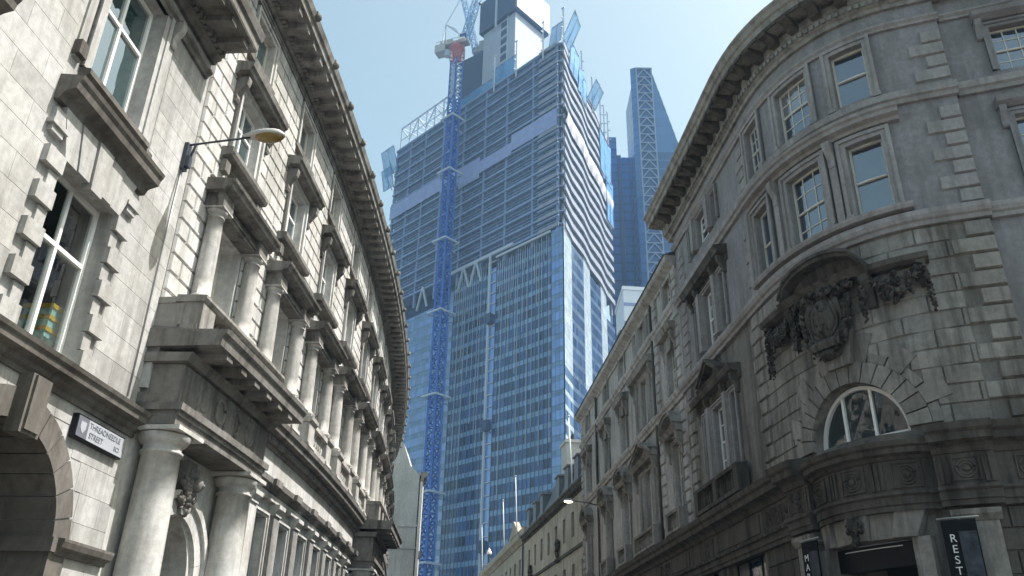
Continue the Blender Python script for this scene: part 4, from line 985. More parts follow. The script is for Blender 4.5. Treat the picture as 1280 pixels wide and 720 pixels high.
# ------------------------------------------------------------------ right: plainer buildings farther on
F = FR3; MB.STEP = 4
B6 = thing('plain_stone_building', F.W(13, -2, 0), 'plain buff building with small dark windows and roof dormers, just past the lit lamp', 'building')
WX = [1.3, 4.2, 7.1, 10.0, 12.9, 15.8, 18.7, 21.6, 24.5]
holes = [(x - .45, x + .45, z0, z1) for x in WX for z0, z1 in ((11.5, 13.2), (7.9, 9.7), (4.2, 6.2))]
w = MB(); w.wall(F, 0, 27, 0, 14.6, holes)
for h in holes: w.reveal(F, *h, .3)
mass(w, F, 0, 27, 14.6, 12); w.build('wall', 'stoneR3', B6)
for h in holes: window(F, *h, .26, B6, 'glassR', 'iron', 2, .5)
b = MB(); b.mould(F, -.2, 27, [(-.01, 14.1), (.08, 14.1), (.1, 14.25), (.3, 14.4), (.34, 14.5), (.42, 14.55), (.44, 14.7), (-.01, 14.85)]); teeth(b, F, 0, 27, .5, .22, .05, .3, 14.2, 14.42); b.mould(F, 0, 27, [(-.01, 10.5), (.12, 10.5), (.14, 10.7), (-.01, 10.75)]); b.build('cornice', 'trimR', B6)
b = MB(); b.mould(F, 0, 27, [(.2, 14.7), (-.9, 17.3), (-6, 18.2), (-11.5, 14.7)]); ro = b.build('roof', 'slate', B6)
for x in [2.4, 5.6, 8.8, 12.0, 18.6, 21.8, 25.0]:
    b = MB(); b.box(F, x - .6, x + .6, -1.6, .05, 14.8, 16.7); b.mould(F, x - .7, x + .7, [(-1.8, 16.7), (.14, 16.7), (.16, 16.82), (-1.8, 17.0)]); d_ = b.build('dormer', 'lead', ro)
for x, dd, h_, ww in ((15.3, -1.2, 20.2, 1.0), (3.5, -3.5, 19.8, .9), (9.5, -4, 19.5, .8), (23.5, -2.5, 19.2, .8)):
    b = MB(); b.box(F, x - ww, x + ww, dd - 1.2, dd, 14.9, h_); b.box(F, x - ww - .1, x + ww + .1, dd - 1.3, dd + .1, h_, h_ + .25); b.build('chimney', 'pale', ro)
    b = MB()
    for k in range(4): b.cut(); b.lathe(F.W(x - ww * .7 + k * ww * .47, dd - .6, 0), [(.14, h_ + .25), (.12, h_ + .7), (.15, h_ + .75)], 8)
    b.build('chimney_pot', 'trimR', ro)
b = MB()
for x in (11.5, 23.0): 
    u, n = F.t(x), F.n(x); b.cut()
    for k in range(16): b.blob(F.W(x + rnd.uniform(-.25, .25), .2, rnd.uniform(10.4, 11.9)), [u * .16, Vector((0, 0, .2)), n * .16], rnd.random(), 6, 4)
b.build('carved_bracket', 'trimR', B6)
B7 = thing('parapet_building', F.W(42, -2, 0), 'farthest buff building down the right side, with a small pedimented parapet and flagpoles', 'building')
WX = [29.5 + 2.9 * i for i in range(11)]
holes = [(x - .5, x + .5, z0, z1) for x in WX for z0, z1 in ((11.3, 13.0), (7.4, 9.4))]
w = MB(); w.wall(F, 27.1, 62, 0, 15, holes)
for h in holes: w.reveal(F, *h, .3)
mass(w, F, 27.1, 62, 15, 12); w.build('wall', 'stoneR3', B7)
for h in holes: window(F, *h, .26, B7, 'glassR', 'iron', 2, .5)
b = MB(); b.mould(F, 27.1, 62, [(-.01, 14.2), (.1, 14.2), (.3, 14.45), (.5, 14.6), (.52, 14.8), (-.01, 14.95)]); b.cut(); b.mould(F, 27.1, 62, [(-.4, 15), (.05, 15), (.05, 15.7), (-.4, 15.7)]); b.cut(); b.solid(F, [(30, 15.6), (36, 15.6), (33, 17.1)], -.4, .12); b.build('parapet', 'stoneR3', B7); b = MB(); b.tube([F.W(27.4, .1, z) for z in (0, 7, 14.3)], .07); b.build('downpipe', 'iron', B7)
b = MB()
for x, dd, h_, ww in ((30.5, -2.5, 18.4, .7), (39, -3, 18.0, .8), (46, -3, 17.8, .8)): b.cut(); b.box(F, x - ww, x + ww, dd - 1.2, dd, 14.9, h_); b.box(F, x - ww - .1, x + ww + .1, dd - 1.3, dd + .1, h_, h_ + .2)
b.build('chimney', 'lead', B7)
def pole(s, d, z0, z1, label, wht=True):
    t = thing('flagpole', F.W(s, d, z0), label, 'flagpole', 'flagpoles along the far roofs')
    b = MB(); p, q = Vector(F.W(s, d, z0)), Vector(F.W(s, d + .25, z1)); b.tube([p, p.lerp(q, .5), q], [.06, .05, .035], 8); b.build('pole', 'white', t)
    b = MB(); b.blob(q, [Vector((.1, 0, 0)), Vector((0, .1, 0)), Vector((0, 0, .1))], n=8, m=5, rough=0); b.build('finial', 'steel', t)
pole(7.4, -.1, 14.8, 20.2, 'white flagpole nearest the lit lamp, in front of the pale chimney')
pole(30.2, .2, 15.2, 21.0, 'tall leaning white flagpole on the roof just left of the dormers')
pole(38.5, .2, 15.2, 20.3, 'white flagpole over the pedimented parapet, second from the left')
pole(57, .2, 15.2, 20.8, 'white flagpole farthest down the street, leftmost of the row')
t = thing('camera_mast', F.W(54, -.2, 15.7), 'short roof mast with a small bell-shaped head beside the leftmost flagpole', 'mast')
b = MB(); b.lathe(F.W(54, -.2, 0), [(.1, 15.7), (.07, 16.6), (.07, 17.2)], 8); b.build('pole', 'iron', t)
b = MB(); b.lathe(F.W(54, -.2, 0), [(.35, 17.0), (.3, 17.2), (.12, 17.5), (.03, 17.7)], 10); b.build('head', 'white', t)

# ------------------------------------------------------------------ the unfinished tower at the end of the street
def tg(name, c, rough, ior=1.7, spec=.8, lo=.55, hi=1.5, metal=0):
    m, nt, p = newmat(name); at = N(nt, 'ShaderNodeAttribute', attribute_name='tone').outputs['Fac']
    nt.links.new(mul(nt, c, ramp(nt, at, [(0, g(lo)), (1, g(hi))])), p.inputs['Base Color'])
    p.inputs['Roughness'].default_value = rough; p.inputs['IOR'].default_value = ior; p.inputs['Specular IOR Level'].default_value = spec; p.inputs['Metallic'].default_value = metal; M[name] = m
tg('far_navy_glass', (.012, .055, .22), .3, 1.6, .6, .75, 1.2); tg('tower_vision_glass', (.020, .047, .13), .10, 1.45, .5, .3, 2.0); tg('tower_spandrel_glass', (.14, .25, .41), .2, 1.5, .5, .55, 1.4)
tg('tower_low_side', (.12, .20, .33), .1, 1.6, .7); tg('tower_side_glass', (.035, .065, .14), .12, 1.5, .6); tg('tower_side_spandrel', (.085, .13, .21), .2, 1.5, .5); tg('tower_blue_glass', (.06, .16, .42), .07, 1.8, .8, .6, 1.35); tg('tower_painted_glare_glass', (.50, .60, .68), .08, 1.8, .9, .8, 1.15)  # palest glass: sun and sky reflection painted into its base colour
tg('tower_corner_glass', (.08, .20, .50), .08, 1.8, .8, .7, 1.3)
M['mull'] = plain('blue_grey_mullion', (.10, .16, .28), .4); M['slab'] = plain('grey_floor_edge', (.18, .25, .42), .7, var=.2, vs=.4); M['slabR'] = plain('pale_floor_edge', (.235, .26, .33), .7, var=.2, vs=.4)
M['inner'] = plain('blue_black_floor_interior', (.035, .06, .15), .9, var=.4, vs=.3); M['sheet'] = plain('grey_blue_sheeting', (.17, .21, .30), .8, var=.3, vs=.5); M['inner2'] = plain('blue_grey_mesh', (.085, .12, .22), .9, var=.5, vs=.8); M['tarp'] = plain('lilac_tarpaulin', (.25, .30, .52), .6, var=.12, vs=.5)
M['tarpw'] = plain('white_tarpaulin', (.42, .43, .50), .6, var=.12, vs=.3); M['tsteel'] = plain('pale_blue_steel', (.42, .48, .55), .6)
M['core'] = plain('core_concrete', (.36, .395, .48), .8, var=.1, vs=.3); M['form'] = plain('navy_formwork', (.045, .07, .14), .7, var=.15); M['formw'] = plain('white_formwork_sheet', (.50, .54, .62), .6)
M['net'] = netting('blue_debris_net', (.09, .29, .56), .7)
M['netgrey'] = netting('pale_grey_net', (.25, .28, .35), .55); M['netblue'] = netting('blue_grey_net', (.13, .18, .30), .38)
C0 = (14., 201.6); TL = straight(C0, -43.46, -1)
ZIG = lambda s: 0 if s < 0 else -.55 * (min((s % 19.6) / 9.2, (19.6 - s % 19.6) / 10.4))
TR = Fac([(C0[0], C0[1], R(21.17)), (C0[0] + math.sin(R(21.17)), C0[1] + math.cos(R(21.17)), R(21.17))], 1, 1, ZIG)
LL, LR = 86., 57.
T = thing('unfinished_skyscraper', (-4, 262, 0), 'huge blue glass skyscraper still under construction, with bare upper floors and tarpaulins', 'skyscraper')
def outline(inset=0):
    p = [TL.W(LL, -inset, 0), TL.W(1.6 + inset, -inset, 0)]
    p += [TR.W(s, -inset, 0) for s in [1.2 + inset] + [k * 1.4 + 2.4 for k in range(int((LR - 3) / 1.4))] + [LR]]
    return [q[:2] for q in p] + [(-22, 323)]
OUT, OUT1 = outline(), outline(4.5)
def prism(mb, poly, z0, z1, tone=None):
    mb.face([(*p, z1) for p in poly], tone); mb.face([(*p, z0) for p in poly][::-1], tone)
    for i in range(len(poly)): a, b = poly[i], poly[(i + 1) % len(poly)]; mb.face([(*a, z0), (*b, z0), (*b, z1), (*a, z1)], tone)
b = MB(); prism(b, OUT1, 0, 187); b.build('core_wall', 'inner', T)
FL_ = [121.5 + 4.2 * i for i in range(16)] + [187.6]
for z in FL_:
    b = MB(); b.cur = 0; prism(b, OUT, z - .42, z)
    o = b.build('floor_slab', ['slab', 'slabR'], T)
    if z < 186: b = MB(); b.STEP = 1.4; b.box(TR, 1.0, LR - .3, -.7, -.62, z + .1, z + 2.3); b.build('edge_screen', 'sheet', o)
    b = MB(); b.STEP = 200
    b.box(TL, 1.6, LL, -.05, .22, z - .66, z + .08); b.build('slab_edge', 'slab', o)
    b = MB(); b.STEP = 1.4; b.box(TR, 1.0, LR, .0, .55, z - 1.5, z + .2); b.STEP = 200; b.box(TL, 1.6, 9.5, .22, .5, z - 1.0, z + .2); b.build('slab_edge', 'slabR', o)
    if z < 186:
        b = MB(); b.STEP = 200; b.box(TL, 1.6, LL, -.12, -.04, z + 1.0, z + 1.22); b.STEP = 1.4; b.box(TR, 1.0, LR, -.12, -.04, z + 1.05, z + 1.17)
        for k in range(26): s = rnd.uniform(3, LL - 3); w_ = rnd.uniform(.5, 2.5); b.STEP = 200; b.box(TL, s, s + w_, -rnd.uniform(1.5, 4), -.9, z, z + rnd.uniform(.6, 2.6))
        for k in range(18): s = rnd.uniform(3, LR - 3); w_ = rnd.uniform(.4, 1.5); b.box(TR, s, s + w_, -rnd.uniform(1.5, 4), -.9, z, z + rnd.uniform(.6, 2.6))
        b.build('guard_rail', 'slab', o)
        b = MB(); b.STEP = 200; b.box(TL, 2, LL - .5, -.6, -.55, z, z + 1.0); b.build('edge_screen', 'inner2', o)
for s in [2.4, 12.6, 24.5, 35, 46, 57.5, 68, 77, 85.5]:
    b = MB(); b.box(TL, s - .4, s + .4, -.9, -.1, 116, 187.2); b.build('column', 'slab', T)
for s in [3, 9.2, 19.6, 28.8, 39.2, 48.4, 55.8]:
    b = MB(); b.box(TR, s - .4, s + .4, -1.1, -.3, 116, 187.2); b.build('column', 'slabR', T)
def curtain(F, zones, z0, fh, name='curtain_wall'):
    """zones: (s0, s1, top, vision, spandrel) -> one mesh of separate panes per zone"""
    for s0, s1, top, vm, smat in zones:
        b = MB(); n = max(1, round((s1 - s0) / 1.5)); k = 0; z = z0
        while z < top - .3:
            z1 = min(top, z + fh); zs = z + fh * .34
            fl = rnd.uniform(.35, .65)
            for i in range(n):
                a, e = s0 + (s1 - s0) * i / n, s0 + (s1 - s0) * (i + 1) / n
                j = lambda: .06 + rnd.uniform(-.012, .012)
                b.cur = 1; b.face([F.W(a + .05, j(), z), F.W(e - .05, j(), z), F.W(e - .05, j(), min(zs, z1)), F.W(a + .05, j(), min(zs, z1))], min(1, max(0, rnd.gauss(.5, .15))))
                if z1 > zs: b.cur = 0; b.face([F.W(a + .05, j(), zs + .1), F.W(e - .05, j(), zs + .1), F.W(e - .05, j(), z1 - .06), F.W(a + .05, j(), z1 - .06)], min(1, max(0, rnd.gauss(fl, .32))))
            z += fh
        b.build(name, [vm, smat], T)
        if vm == V:
            b = MB(); b.STEP = 500
            for i in range(n + 1): s = s0 + (s1 - s0) * i / n; b.box(F, s - .055, s + .055, .07, .22, z0, top)
            b.build('mullion', 'mull', T)
V, S_, BL, BR, CG = 'tower_vision_glass', 'tower_spandrel_glass', 'tower_blue_glass', 'tower_painted_glare_glass', 'tower_corner_glass'
curtain(TL, [(.2, 4.6, 119.8, CG, S_), (4.6, 27, 117.6, V, S_), (30.2, 46.4, 116.4, V, S_), (46.4, 48.4, 115, BL, S_), (48.4, 86, 112.5, BL, S_)], 0, 3.92)
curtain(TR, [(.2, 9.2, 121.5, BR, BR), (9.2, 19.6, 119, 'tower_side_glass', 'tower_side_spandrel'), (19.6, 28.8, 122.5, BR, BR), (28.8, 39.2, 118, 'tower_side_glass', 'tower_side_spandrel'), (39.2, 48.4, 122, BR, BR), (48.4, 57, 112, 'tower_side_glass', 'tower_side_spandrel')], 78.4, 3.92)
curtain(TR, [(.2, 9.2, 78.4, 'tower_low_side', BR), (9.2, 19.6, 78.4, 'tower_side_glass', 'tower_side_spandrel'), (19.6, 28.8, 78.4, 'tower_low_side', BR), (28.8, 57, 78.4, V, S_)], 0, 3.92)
b = MB(); prism(b, outline(.25), 0, 112); b.build('mullion_backing', 'inner', T)
b = MB(); b.STEP = 300
b.box(TL, 27.2, 30, -1.2, .1, 0, 116.5); b.build('hoist_recess', 'tower_corner_glass', T)
b = MB(); b.box(TL, 29.3, 29.9, .2, .8, 0, 121); 
for k in range(34): b.box(TL, 27.0, 29.9, .1, .45, 3 + k * 3.5, 3.25 + k * 3.5)
b.build('hoist_mast', 'tsteel', T)
b = MB()
for k in range(3):
    z = (34, 66, 98)[k]; b.cut(); b.box(TL, 27.4, 29.2, .4, 2.0, z, z + 3)
b.build('hoist_car', 'form', T)
st = MB()
for s in (42, 36.2, 62.5, 76):
    st.cut()
    for e in (-2.6, 2.6): st.bar(TL.W(s, .5, 121.6), TL.W(s + e, .4, 113.8), .55)
st.cut(); st.box(TL, 20, 50, .1, .7, 121.0, 121.9); st.cut(); st.box(TL, 4.6, 27.2, .1, .6, 119.4, 120.0); st.build('transfer_strut', 'tsteel', T)
th = MB()
for s in [5.2 + i * .95 for i in range(23)] + [30.5 + i * 1.0 for i in range(16)]:
    th.cut(); top = 118 + rnd.uniform(-.5, 1.2); th.box(TL, s, s + .11, .3, .4, top - rnd.choice((6, 12, 18, 34, 60)) * rnd.uniform(.6, 1.2), top)
th.build('hoisting_rope', 'tsteel', T)
# tarpaulins round the middle of the bare floors
tp = MB()
for s0, s1, z0, z1 in ((1.7, 21.5, 155.4, 161.5), (21.5, 36.5, 154.2, 158.6), (36.5, 47, 152.5, 160.6), (47, 57, 155.5, 160.8), (57, 86, 156.5, 162.4)):
    tp.cut(); n = int((s1 - s0) / 1.1); rows = []
    for i in range(n + 1):
        s = s0 + (s1 - s0) * i / n; rows.append([TL.W(s, .5 + .12 * rnd.random(), z0 + (z1 - z0) * k / 4 + rnd.uniform(-.06, .06)) for k in range(5)])
    tp.grid(rows, False, True)
tp.build('tarpaulin', 'tarp', T)
tp = MB(); rows = []
for i in range(61):
    s = 1.2 + 56 * i / 60; rows.append([TR.W(s, .75 + .9 * math.sin(math.pi * k / 6) * (.6 + .4 * math.sin(s * 1.1)) + rnd.uniform(-.06, .06), 157 + 6.0 * k / 6) for k in range(7)])
tp.grid(rows, False, True); tp.build('tarpaulin', 'tarpw', T)
# debris netting hung just behind the floor edges
nn = MB(); z_ = [121.5 + 66 * k / 16 for k in range(17)]
nn.grid([[TR.W(1.2 + (LR - 1.6) * i / 40, -.25 + .12 * math.sin(i * 1.7 + k), z) for k, z in enumerate(z_)] for i in range(41)], False, True); nn.build('edge_netting', 'netgrey', T)
nn = MB(); nn.grid([[TL.W(1.8 + (LL - 2.2) * i / 60, -.3 + .1 * math.sin(i * 1.3 + k), z) for k, z in enumerate(z_)] for i in range(61)], False, True); nn.build('edge_netting', 'netblue', T)
er = MB(); er.STEP = 200
for z in FL_[:-1]:
    er.cut(); er.box(TL, 1.6, LL, .0, .1, z + 2.0, z + 2.14); er.box(TL, 1.6, 10, .05, .4, z + 2.2, z + 2.7)
er.build('scaffold_rail', 'slab', T)
# sheets, hoardings and stacked material in some of the bays
cols = [2.4, 12.6, 24.5, 35, 46, 57.5, 68, 77, 85.5]; sh1 = MB(); sh2 = MB(); sh1.STEP = sh2.STEP = 200
for k in range(80):
    z = rnd.choice(FL_[:-1]); i = rnd.randrange(8); a, e = cols[i] + .5, cols[i + 1] - .5; w_ = (e - a) * rnd.uniform(.2, 1); a += rnd.uniform(0, e - a - w_); m_ = rnd.choice((sh1, sh2)); m_.cut()
    m_.box(TL, a, a + w_, -1.3, -1.25, z, z + rnd.choice((1.4, 2.4, 3.6)))
sh1.build('site_sheeting', 'inner', T); sh2.build('site_sheeting', 'sheet', T)
# top works
tf = MB()
for s in [54, 59, 64, 69, 74, 79, 84.5]: tf.bar(TL.W(s, -.4, 187.6), TL.W(s, -.4, 197.6), .4)
tf.bar(TL.W(52, -.4, 197.6), TL.W(84.6, -.4, 197.6), .5); tf.bar(TL.W(52, -.4, 192), TL.W(84.6, -.4, 192), .25)
for s in (59, 69, 79): tf.bar(TL.W(s, -.4, 190), TL.W(s - 5, -.4, 197), .35); tf.bar(TL.W(s, -.4, 190), TL.W(s + 5, -.4, 197), .35)
for k in range(11): tf.bar(TL.W(54 + k * 3, -.4, 197.6), TL.W(54 + k * 3, -9, 197.6), .3)
for s in (36, 42, 47): tf.bar(TL.W(s, -5, 187.6), TL.W(s + 3, -5, 199), .5); tf.bar(TL.W(s + 5, -5, 187.6), TL.W(s + 2, -5, 199), .5)
tf.bar(TL.W(33, -5, 199), TL.W(50, -5, 199), .5); tf.bar(TL.W(33, -5, 194), TL.W(50, -5, 194), .4)
tf.build('roof_frame', 'tsteel', T)
tm = MB()
for F, L in ((TL, (30.5, 19.8, 7.4, -1.5)), (TR, (20, 34, 45, 50.5, 55))):
    for s in L:
        tm.cut(); tm.bar(F.W(s, .8, 184), F.W(s, .8, 199.5), .45)
        for k in range(3): tm.bar(F.W(s, .8, 187 + k * 4), F.W(s, 1.8, 187 + k * 4), .3)
        tm.bar(F.W(s - .6, .8, 199.3), F.W(s + .6, .8, 199.3), .4)
tm.build('climbing_mast', 'tsteel', T)
nt_ = MB(); nf = MB()
def netsheet(F, s0, s1, z0, z1, d0, d1):
    for a, e in (((s0, d0, z0), (s0, d1, z1)), ((s1, d0, z0), (s1, d1, z1)), ((s0, d1, z1), (s1, d1, z1)), ((s0, d0, z0), (s1, d0, z0)), (((s0 + s1) / 2, d0, z0), ((s0 + s1) / 2, d1, z1))): nf.bar(F.W(*a), F.W(*e), .22)
    nf.bar(F.W((s0 + s1) / 2, -1.5, z0), F.W((s0 + s1) / 2, (d0 + d1) / 2, (z0 + z1) / 2), .2); nf.cut()
    nt_.cut(); nt_.grid([[F.W(s0 + (s1 - s0) * i / 5, d0 + (d1 - d0) * k / 4 + .25 * math.sin(i * 2 + k), z0 + (z1 - z0) * k / 4 + .2 * math.sin(i * 1.3)) for k in range(5)] for i in range(6)], False, True)
netsheet(TL, .5, 5.5, 188, 197, 0, -1.5); netsheet(TR, .5, 8, 189, 199, .5, 4.5); netsheet(TR, 7, 16, 182, 193, .8, 1.5); netsheet(TR, 16, 26, 180, 190, .8, 1.2); netsheet(TR, 29, 37, 187, 194, .8, 4)
netsheet(TL, 22, 33, 188, 196, -1, -1); netsheet(TL, 33, 54, 187.8, 192, -.6, -.6); netsheet(TL, 84, 92, 178, 188, .2, 3); netsheet(TL, 86, 92, 172, 180, .2, 2)
netsheet(TR, 42, 57, 166, 184, .9, .9); netsheet(TR, 50, 57.5, 150, 168, 1.0, 1.0)
nt_.build('debris_net', 'net', T); nf.build('net_frame', 'slab', T)
# slip-formed lift core above the floors
KL = straight((-.8, 222), -43.46, -1); KR = straight((-.8, 222), 41.9, 1)
def rect(a, b, off=0):
    ul, ur = KL.t(0), KR.t(0); c = Vector((-.8, 222, 0)) - ul * off - ur * off; return [tuple(q[:2]) for q in (c, c + ur * (b + 2 * off), c + ur * (b + 2 * off) + ul * (a + 2 * off), c + ul * (a + 2 * off))]
b = MB(); prism(b, rect(16.7, 15.9), 187, 219); b.build('lift_core', 'core', T)
b = MB(); prism(b, rect(16.7, 15.9, 1.3), 219.2, 234); b.build('formwork_box', 'form', T)
b = MB(); b.STEP = 50; b.box(KR, -1.0, 17.0, 1.35, 1.6, 219.8, 233.5); b.build('formwork_sheet', 'formw', T)
b = MB(); b.STEP = 50
for k in range(8): b.cut(); b.box(KL, 4.0, 7.2, -.2, .15, 189 + k * 3.8, 191.4 + k * 3.8)
b.build('core_opening', 'form', T)
b = MB(); b.STEP = 50; b.box(KL, 8.2, 8.8, 1.3, 1.9, 216, 234); b.cut(); b.box(KL, 3.4, 3.9, .02, .4, 187, 219); b.build('climbing_rail', 'tsteel', T)
b = MB(); prism(b, [(-21, 241), (-12.5, 235), (-8, 243), (-16, 249)], 187, 212); b.build('lower_core', 'form', T)

# ------------------------------------------------------------------ cranes
M['cranblue'] = plain('blue_crane_steel', (.018, .10, .42), .55, var=.15, vs=.5); M['crangrey'] = plain('pale_crane_steel', (.42, .50, .58), .6); M['cranred'] = plain('red_crane_slewing_ring', (.50, .16, .18), .6, var=.2); M['cranjib'] = plain('light_blue_jib_steel', (.20, .36, .58), .6); M['deck'] = plain('grey_crane_deck', (.40, .40, .40), .7, var=.2)
def lattice(mb, p, q, w, mod, ch, br, taper=1):
    p, q = Vector(p), Vector(q); d = (q - p); L = d.length; d.normalize(); u = d.cross(Vector((.94, -.34, .02))).normalized(); v = d.cross(u)
    cr = [(-1, -1), (1, -1), (1, 1), (-1, 1)]; n = max(1, int(L / mod))
    pt = lambda i, k: p + d * (L * i / n) + (u * cr[k][0] + v * cr[k][1]) * w / 2 * (1 + (taper - 1) * i / n)
    for k in range(4): mb.bar(pt(0, k), pt(n, k), ch)
    for i in range(n):
        for k in range(4):
            mb.bar(pt(i, k), pt(i + 1, (k + 1) % 4), br) if (i + k) % 2 else mb.bar(pt(i, (k + 1) % 4), pt(i + 1, k), br)
            mb.bar(pt(i, k), pt(i, (k + 1) % 4), br)
K = thing('tower_crane', (-21.2, 229, 0), 'tall dark blue lattice crane mast with a red slewing ring, tied to the tower', 'crane')
b = MB(); base = Vector((-21.2, 229, 0))
ang = R(2); cw = 2.0
cr = [base + Vector((math.cos(R(45 * 0 + 90 * k) + ang) * cw, math.sin(R(90 * k) + ang) * cw, 0)) for k in range(4)]
for k in range(4): b.bar(cr[k], cr[k] + Vector((0, 0, 186)), .62)
n = 62
for i in range(n):
    z0, z1 = 186 * i / n, 186 * (i + 1) / n
    for k in range(4):
        a, e = cr[k], cr[(k + 1) % 4]
        b.bar(a + Vector((0, 0, z0 if i % 2 else z1)), e + Vector((0, 0, z1 if i % 2 else z0)), .34); b.bar(a + Vector((0, 0, z0)), e + Vector((0, 0, z0)), .3)
b.build('mast', 'cranblue', K)
b = MB()
for k in range(4): b.bar(cr[k] + Vector((0, 0, 186.003)), cr[k] + Vector((0, 0, 202)), .62)
b.build('mast', 'cranblue', K); b = MB()
for i in range(6):
    for k in range(4): a, e = cr[k], cr[(k + 1) % 4]; b.bar(a + Vector((0, 0, 186 + i * 2.6)), e + Vector((0, 0, 188.6 + i * 2.6)), .3); b.bar(a + Vector((0, 0, 186 + i * 2.6)), e + Vector((0, 0, 186 + i * 2.6)), .4)
b.build('upper_mast', 'crangrey', K)
b = MB(); nrm = TL.n(0)
for z in (176, 154.4, 128.7, 104.2, 77.9, 50.4, 31.9):
    b.cut(); P4 = [base + Vector((math.cos(R(90 * k) + ang) * 4.1, math.sin(R(90 * k) + ang) * 4.1, z)) for k in range(4)]
    for k in range(4): b.bar(P4[k], P4[(k + 1) % 4], .5)
    for k in (1, 2): b.bar(P4[k], P4[k] - nrm * 9, .3)
b.build('tie_collar', 'crangrey', K)
b = MB(); b.lathe(base, [(1.5, 201), (1.6, 206.8), (2.3, 207.2), (2.5, 207.6), (2.5, 208.3), (1.9, 208.4), (1.9, 209.4)], 16); b.build('slewing_ring', 'cranred', K)
b = MB()
for z in (202.6, 204.4, 206.4):
    Q = [base + Vector((math.cos(2 * math.pi * i / 12) * 2.7, math.sin(2 * math.pi * i / 12) * 2.7, z)) for i in range(12)]
    for i in range(12):
        b.bar(Q[i], Q[(i + 1) % 12], .16); b.bar(Q[i] + Vector((0, 0, -.01)), Q[i] + Vector((0, 0, 1.15)), .12); b.bar(Q[i] + Vector((0, 0, 1.1)), Q[(i + 1) % 12] + Vector((0, 0, 1.1)), .12)
        if i % 2: b.bar(Q[i], base + Vector((0, 0, z)), .2)
b.build('access_platform', 'cranred', K)
b = MB()
for i in range(5): b.lathe(base + Vector((-3.4, -.9 + .0 * i, 0)), [(1.05, 203.2 + i * .5), (1.05, 203.55 + i * .5)], 10)
b.build('cable_drum', 'crangrey', K)
dx = Vector((-.93, .36, 0)); dy = Vector((-.36, -.93, 0))
def obox(mb, c, a, bb, cc, z0, z1):
    c = Vector(c); mb.grid([[c + a * x + bb * y + Vector((0, 0, z)) for x, y in ((-1, -1), (1, -1), (1, 1), (-1, 1))] for z in (z0, z1)], True, False)
    for z in (z0, z1): mb.face([c + a * x + bb * y + Vector((0, 0, z)) for x, y in ((-1, -1), (1, -1), (1, 1), (-1, 1))])
b = MB(); obox(b, base + dx * 2, dx * 6.2, dy * 1.7, 0, 209.4, 210.2); obox(b, base + dx * 6.2, dx * 2.0, dy * 1.8, 0, 206.8, 209.38); b.cut()
for q in range(4): b.cut(); obox(b, base + dx * (2.0 + q * 1.3) + dy * .2, dx * .5, dy * 1.2, 0, 210.21, 211.4 + .3 * (q % 2))
b.cut()
for s in (-1, 1): b.bar(base + dx * 8 + dy * 1.7 * s + Vector((0, 0, 211.3)), base - dx * 3.6 + dy * 1.7 * s + Vector((0, 0, 211.3)), .14)
b.build('machinery_deck', 'deck', K)
b = MB(); obox(b, base - dx * 2.9 + dy * 2.6, dx * 1.2, dy * .75, 0, 208.6, 211.2); b.build('cab', 'white', K)
b = MB(); obox(b, base - dx * 3.3 + dy * 2.8, dx * 1.0, dy * .7, 0, 209.4, 210.8); b.build('cab_window', 'far_navy_glass', K)
b = MB()
tip = base + dx * 5.2 + Vector((0, 0, 220.5))
for s in (-1, 1): b.bar(base + dx * 5.6 + dy * 1.2 * s + Vector((0, 0, 210)), tip, .4); b.bar(base - dx * 2.2 + dy * 1.2 * s + Vector((0, 0, 210)), base + dx * .6 + dy * s + Vector((0, 0, 216)), .3); b.bar(base + dx * .6 + dy * s + Vector((0, 0, 216)), tip, .3)
b.build('tower_head', 'crangrey', K)
j0 = base - dx * 2.4 + Vector((0, 0, 210)); j1 = j0 + Vector((10, 0, 52))
b = MB(); lattice(b, j0, j1, 2.2, 2.6, .34, .18, .9); b.build('jib', 'cranjib', K)
b = MB(); b.tube([tip, tip.lerp(j1, .5), j1], .07, 5); b.cut(); b.tube([tip + dy * .4, j1 + dy * .4], .06, 5); b.build('pendant_rope', 'crangrey', K)
b = MB(); hk = j1 + Vector((1.5, 0, 0)); b.tube([hk, Vector((-13.8, 226, 227))], .04, 4); b.blob(Vector((-13.8, 226, 226.3)), [Vector((.5, 0, 0)), Vector((0, .4, 0)), Vector((0, 0, .7))], n=8, m=5, rough=.05); b.build('hook_block', 'iron', K)
K2 = thing('luffing_crane', (-14, 243, 187), 'second pale crane with a raised lattice jib, half hidden behind the lift core', 'crane')
b = MB(); lattice(b, (-14.2, 243, 187), (-14.2, 243, 218), 2.6, 2.6, .4, .22); b.build('mast', 'cranblue', K2)
b = MB(); obox(b, (-13.2, 243, 0), dx * 3.4, dy * 1.8, 0, 218, 220.4); obox(b, (-12.0, 243, 0), dx * 2.0, dy * 1.6, 0, 220.41, 223.5); b.build('machinery_deck', 'deck', K2)
b = MB(); lattice(b, (-15.4, 243, 219), (-25, 240, 262), 2.0, 2.4, .3, .16, .9); b.build('jib', 'cranjib', K2)

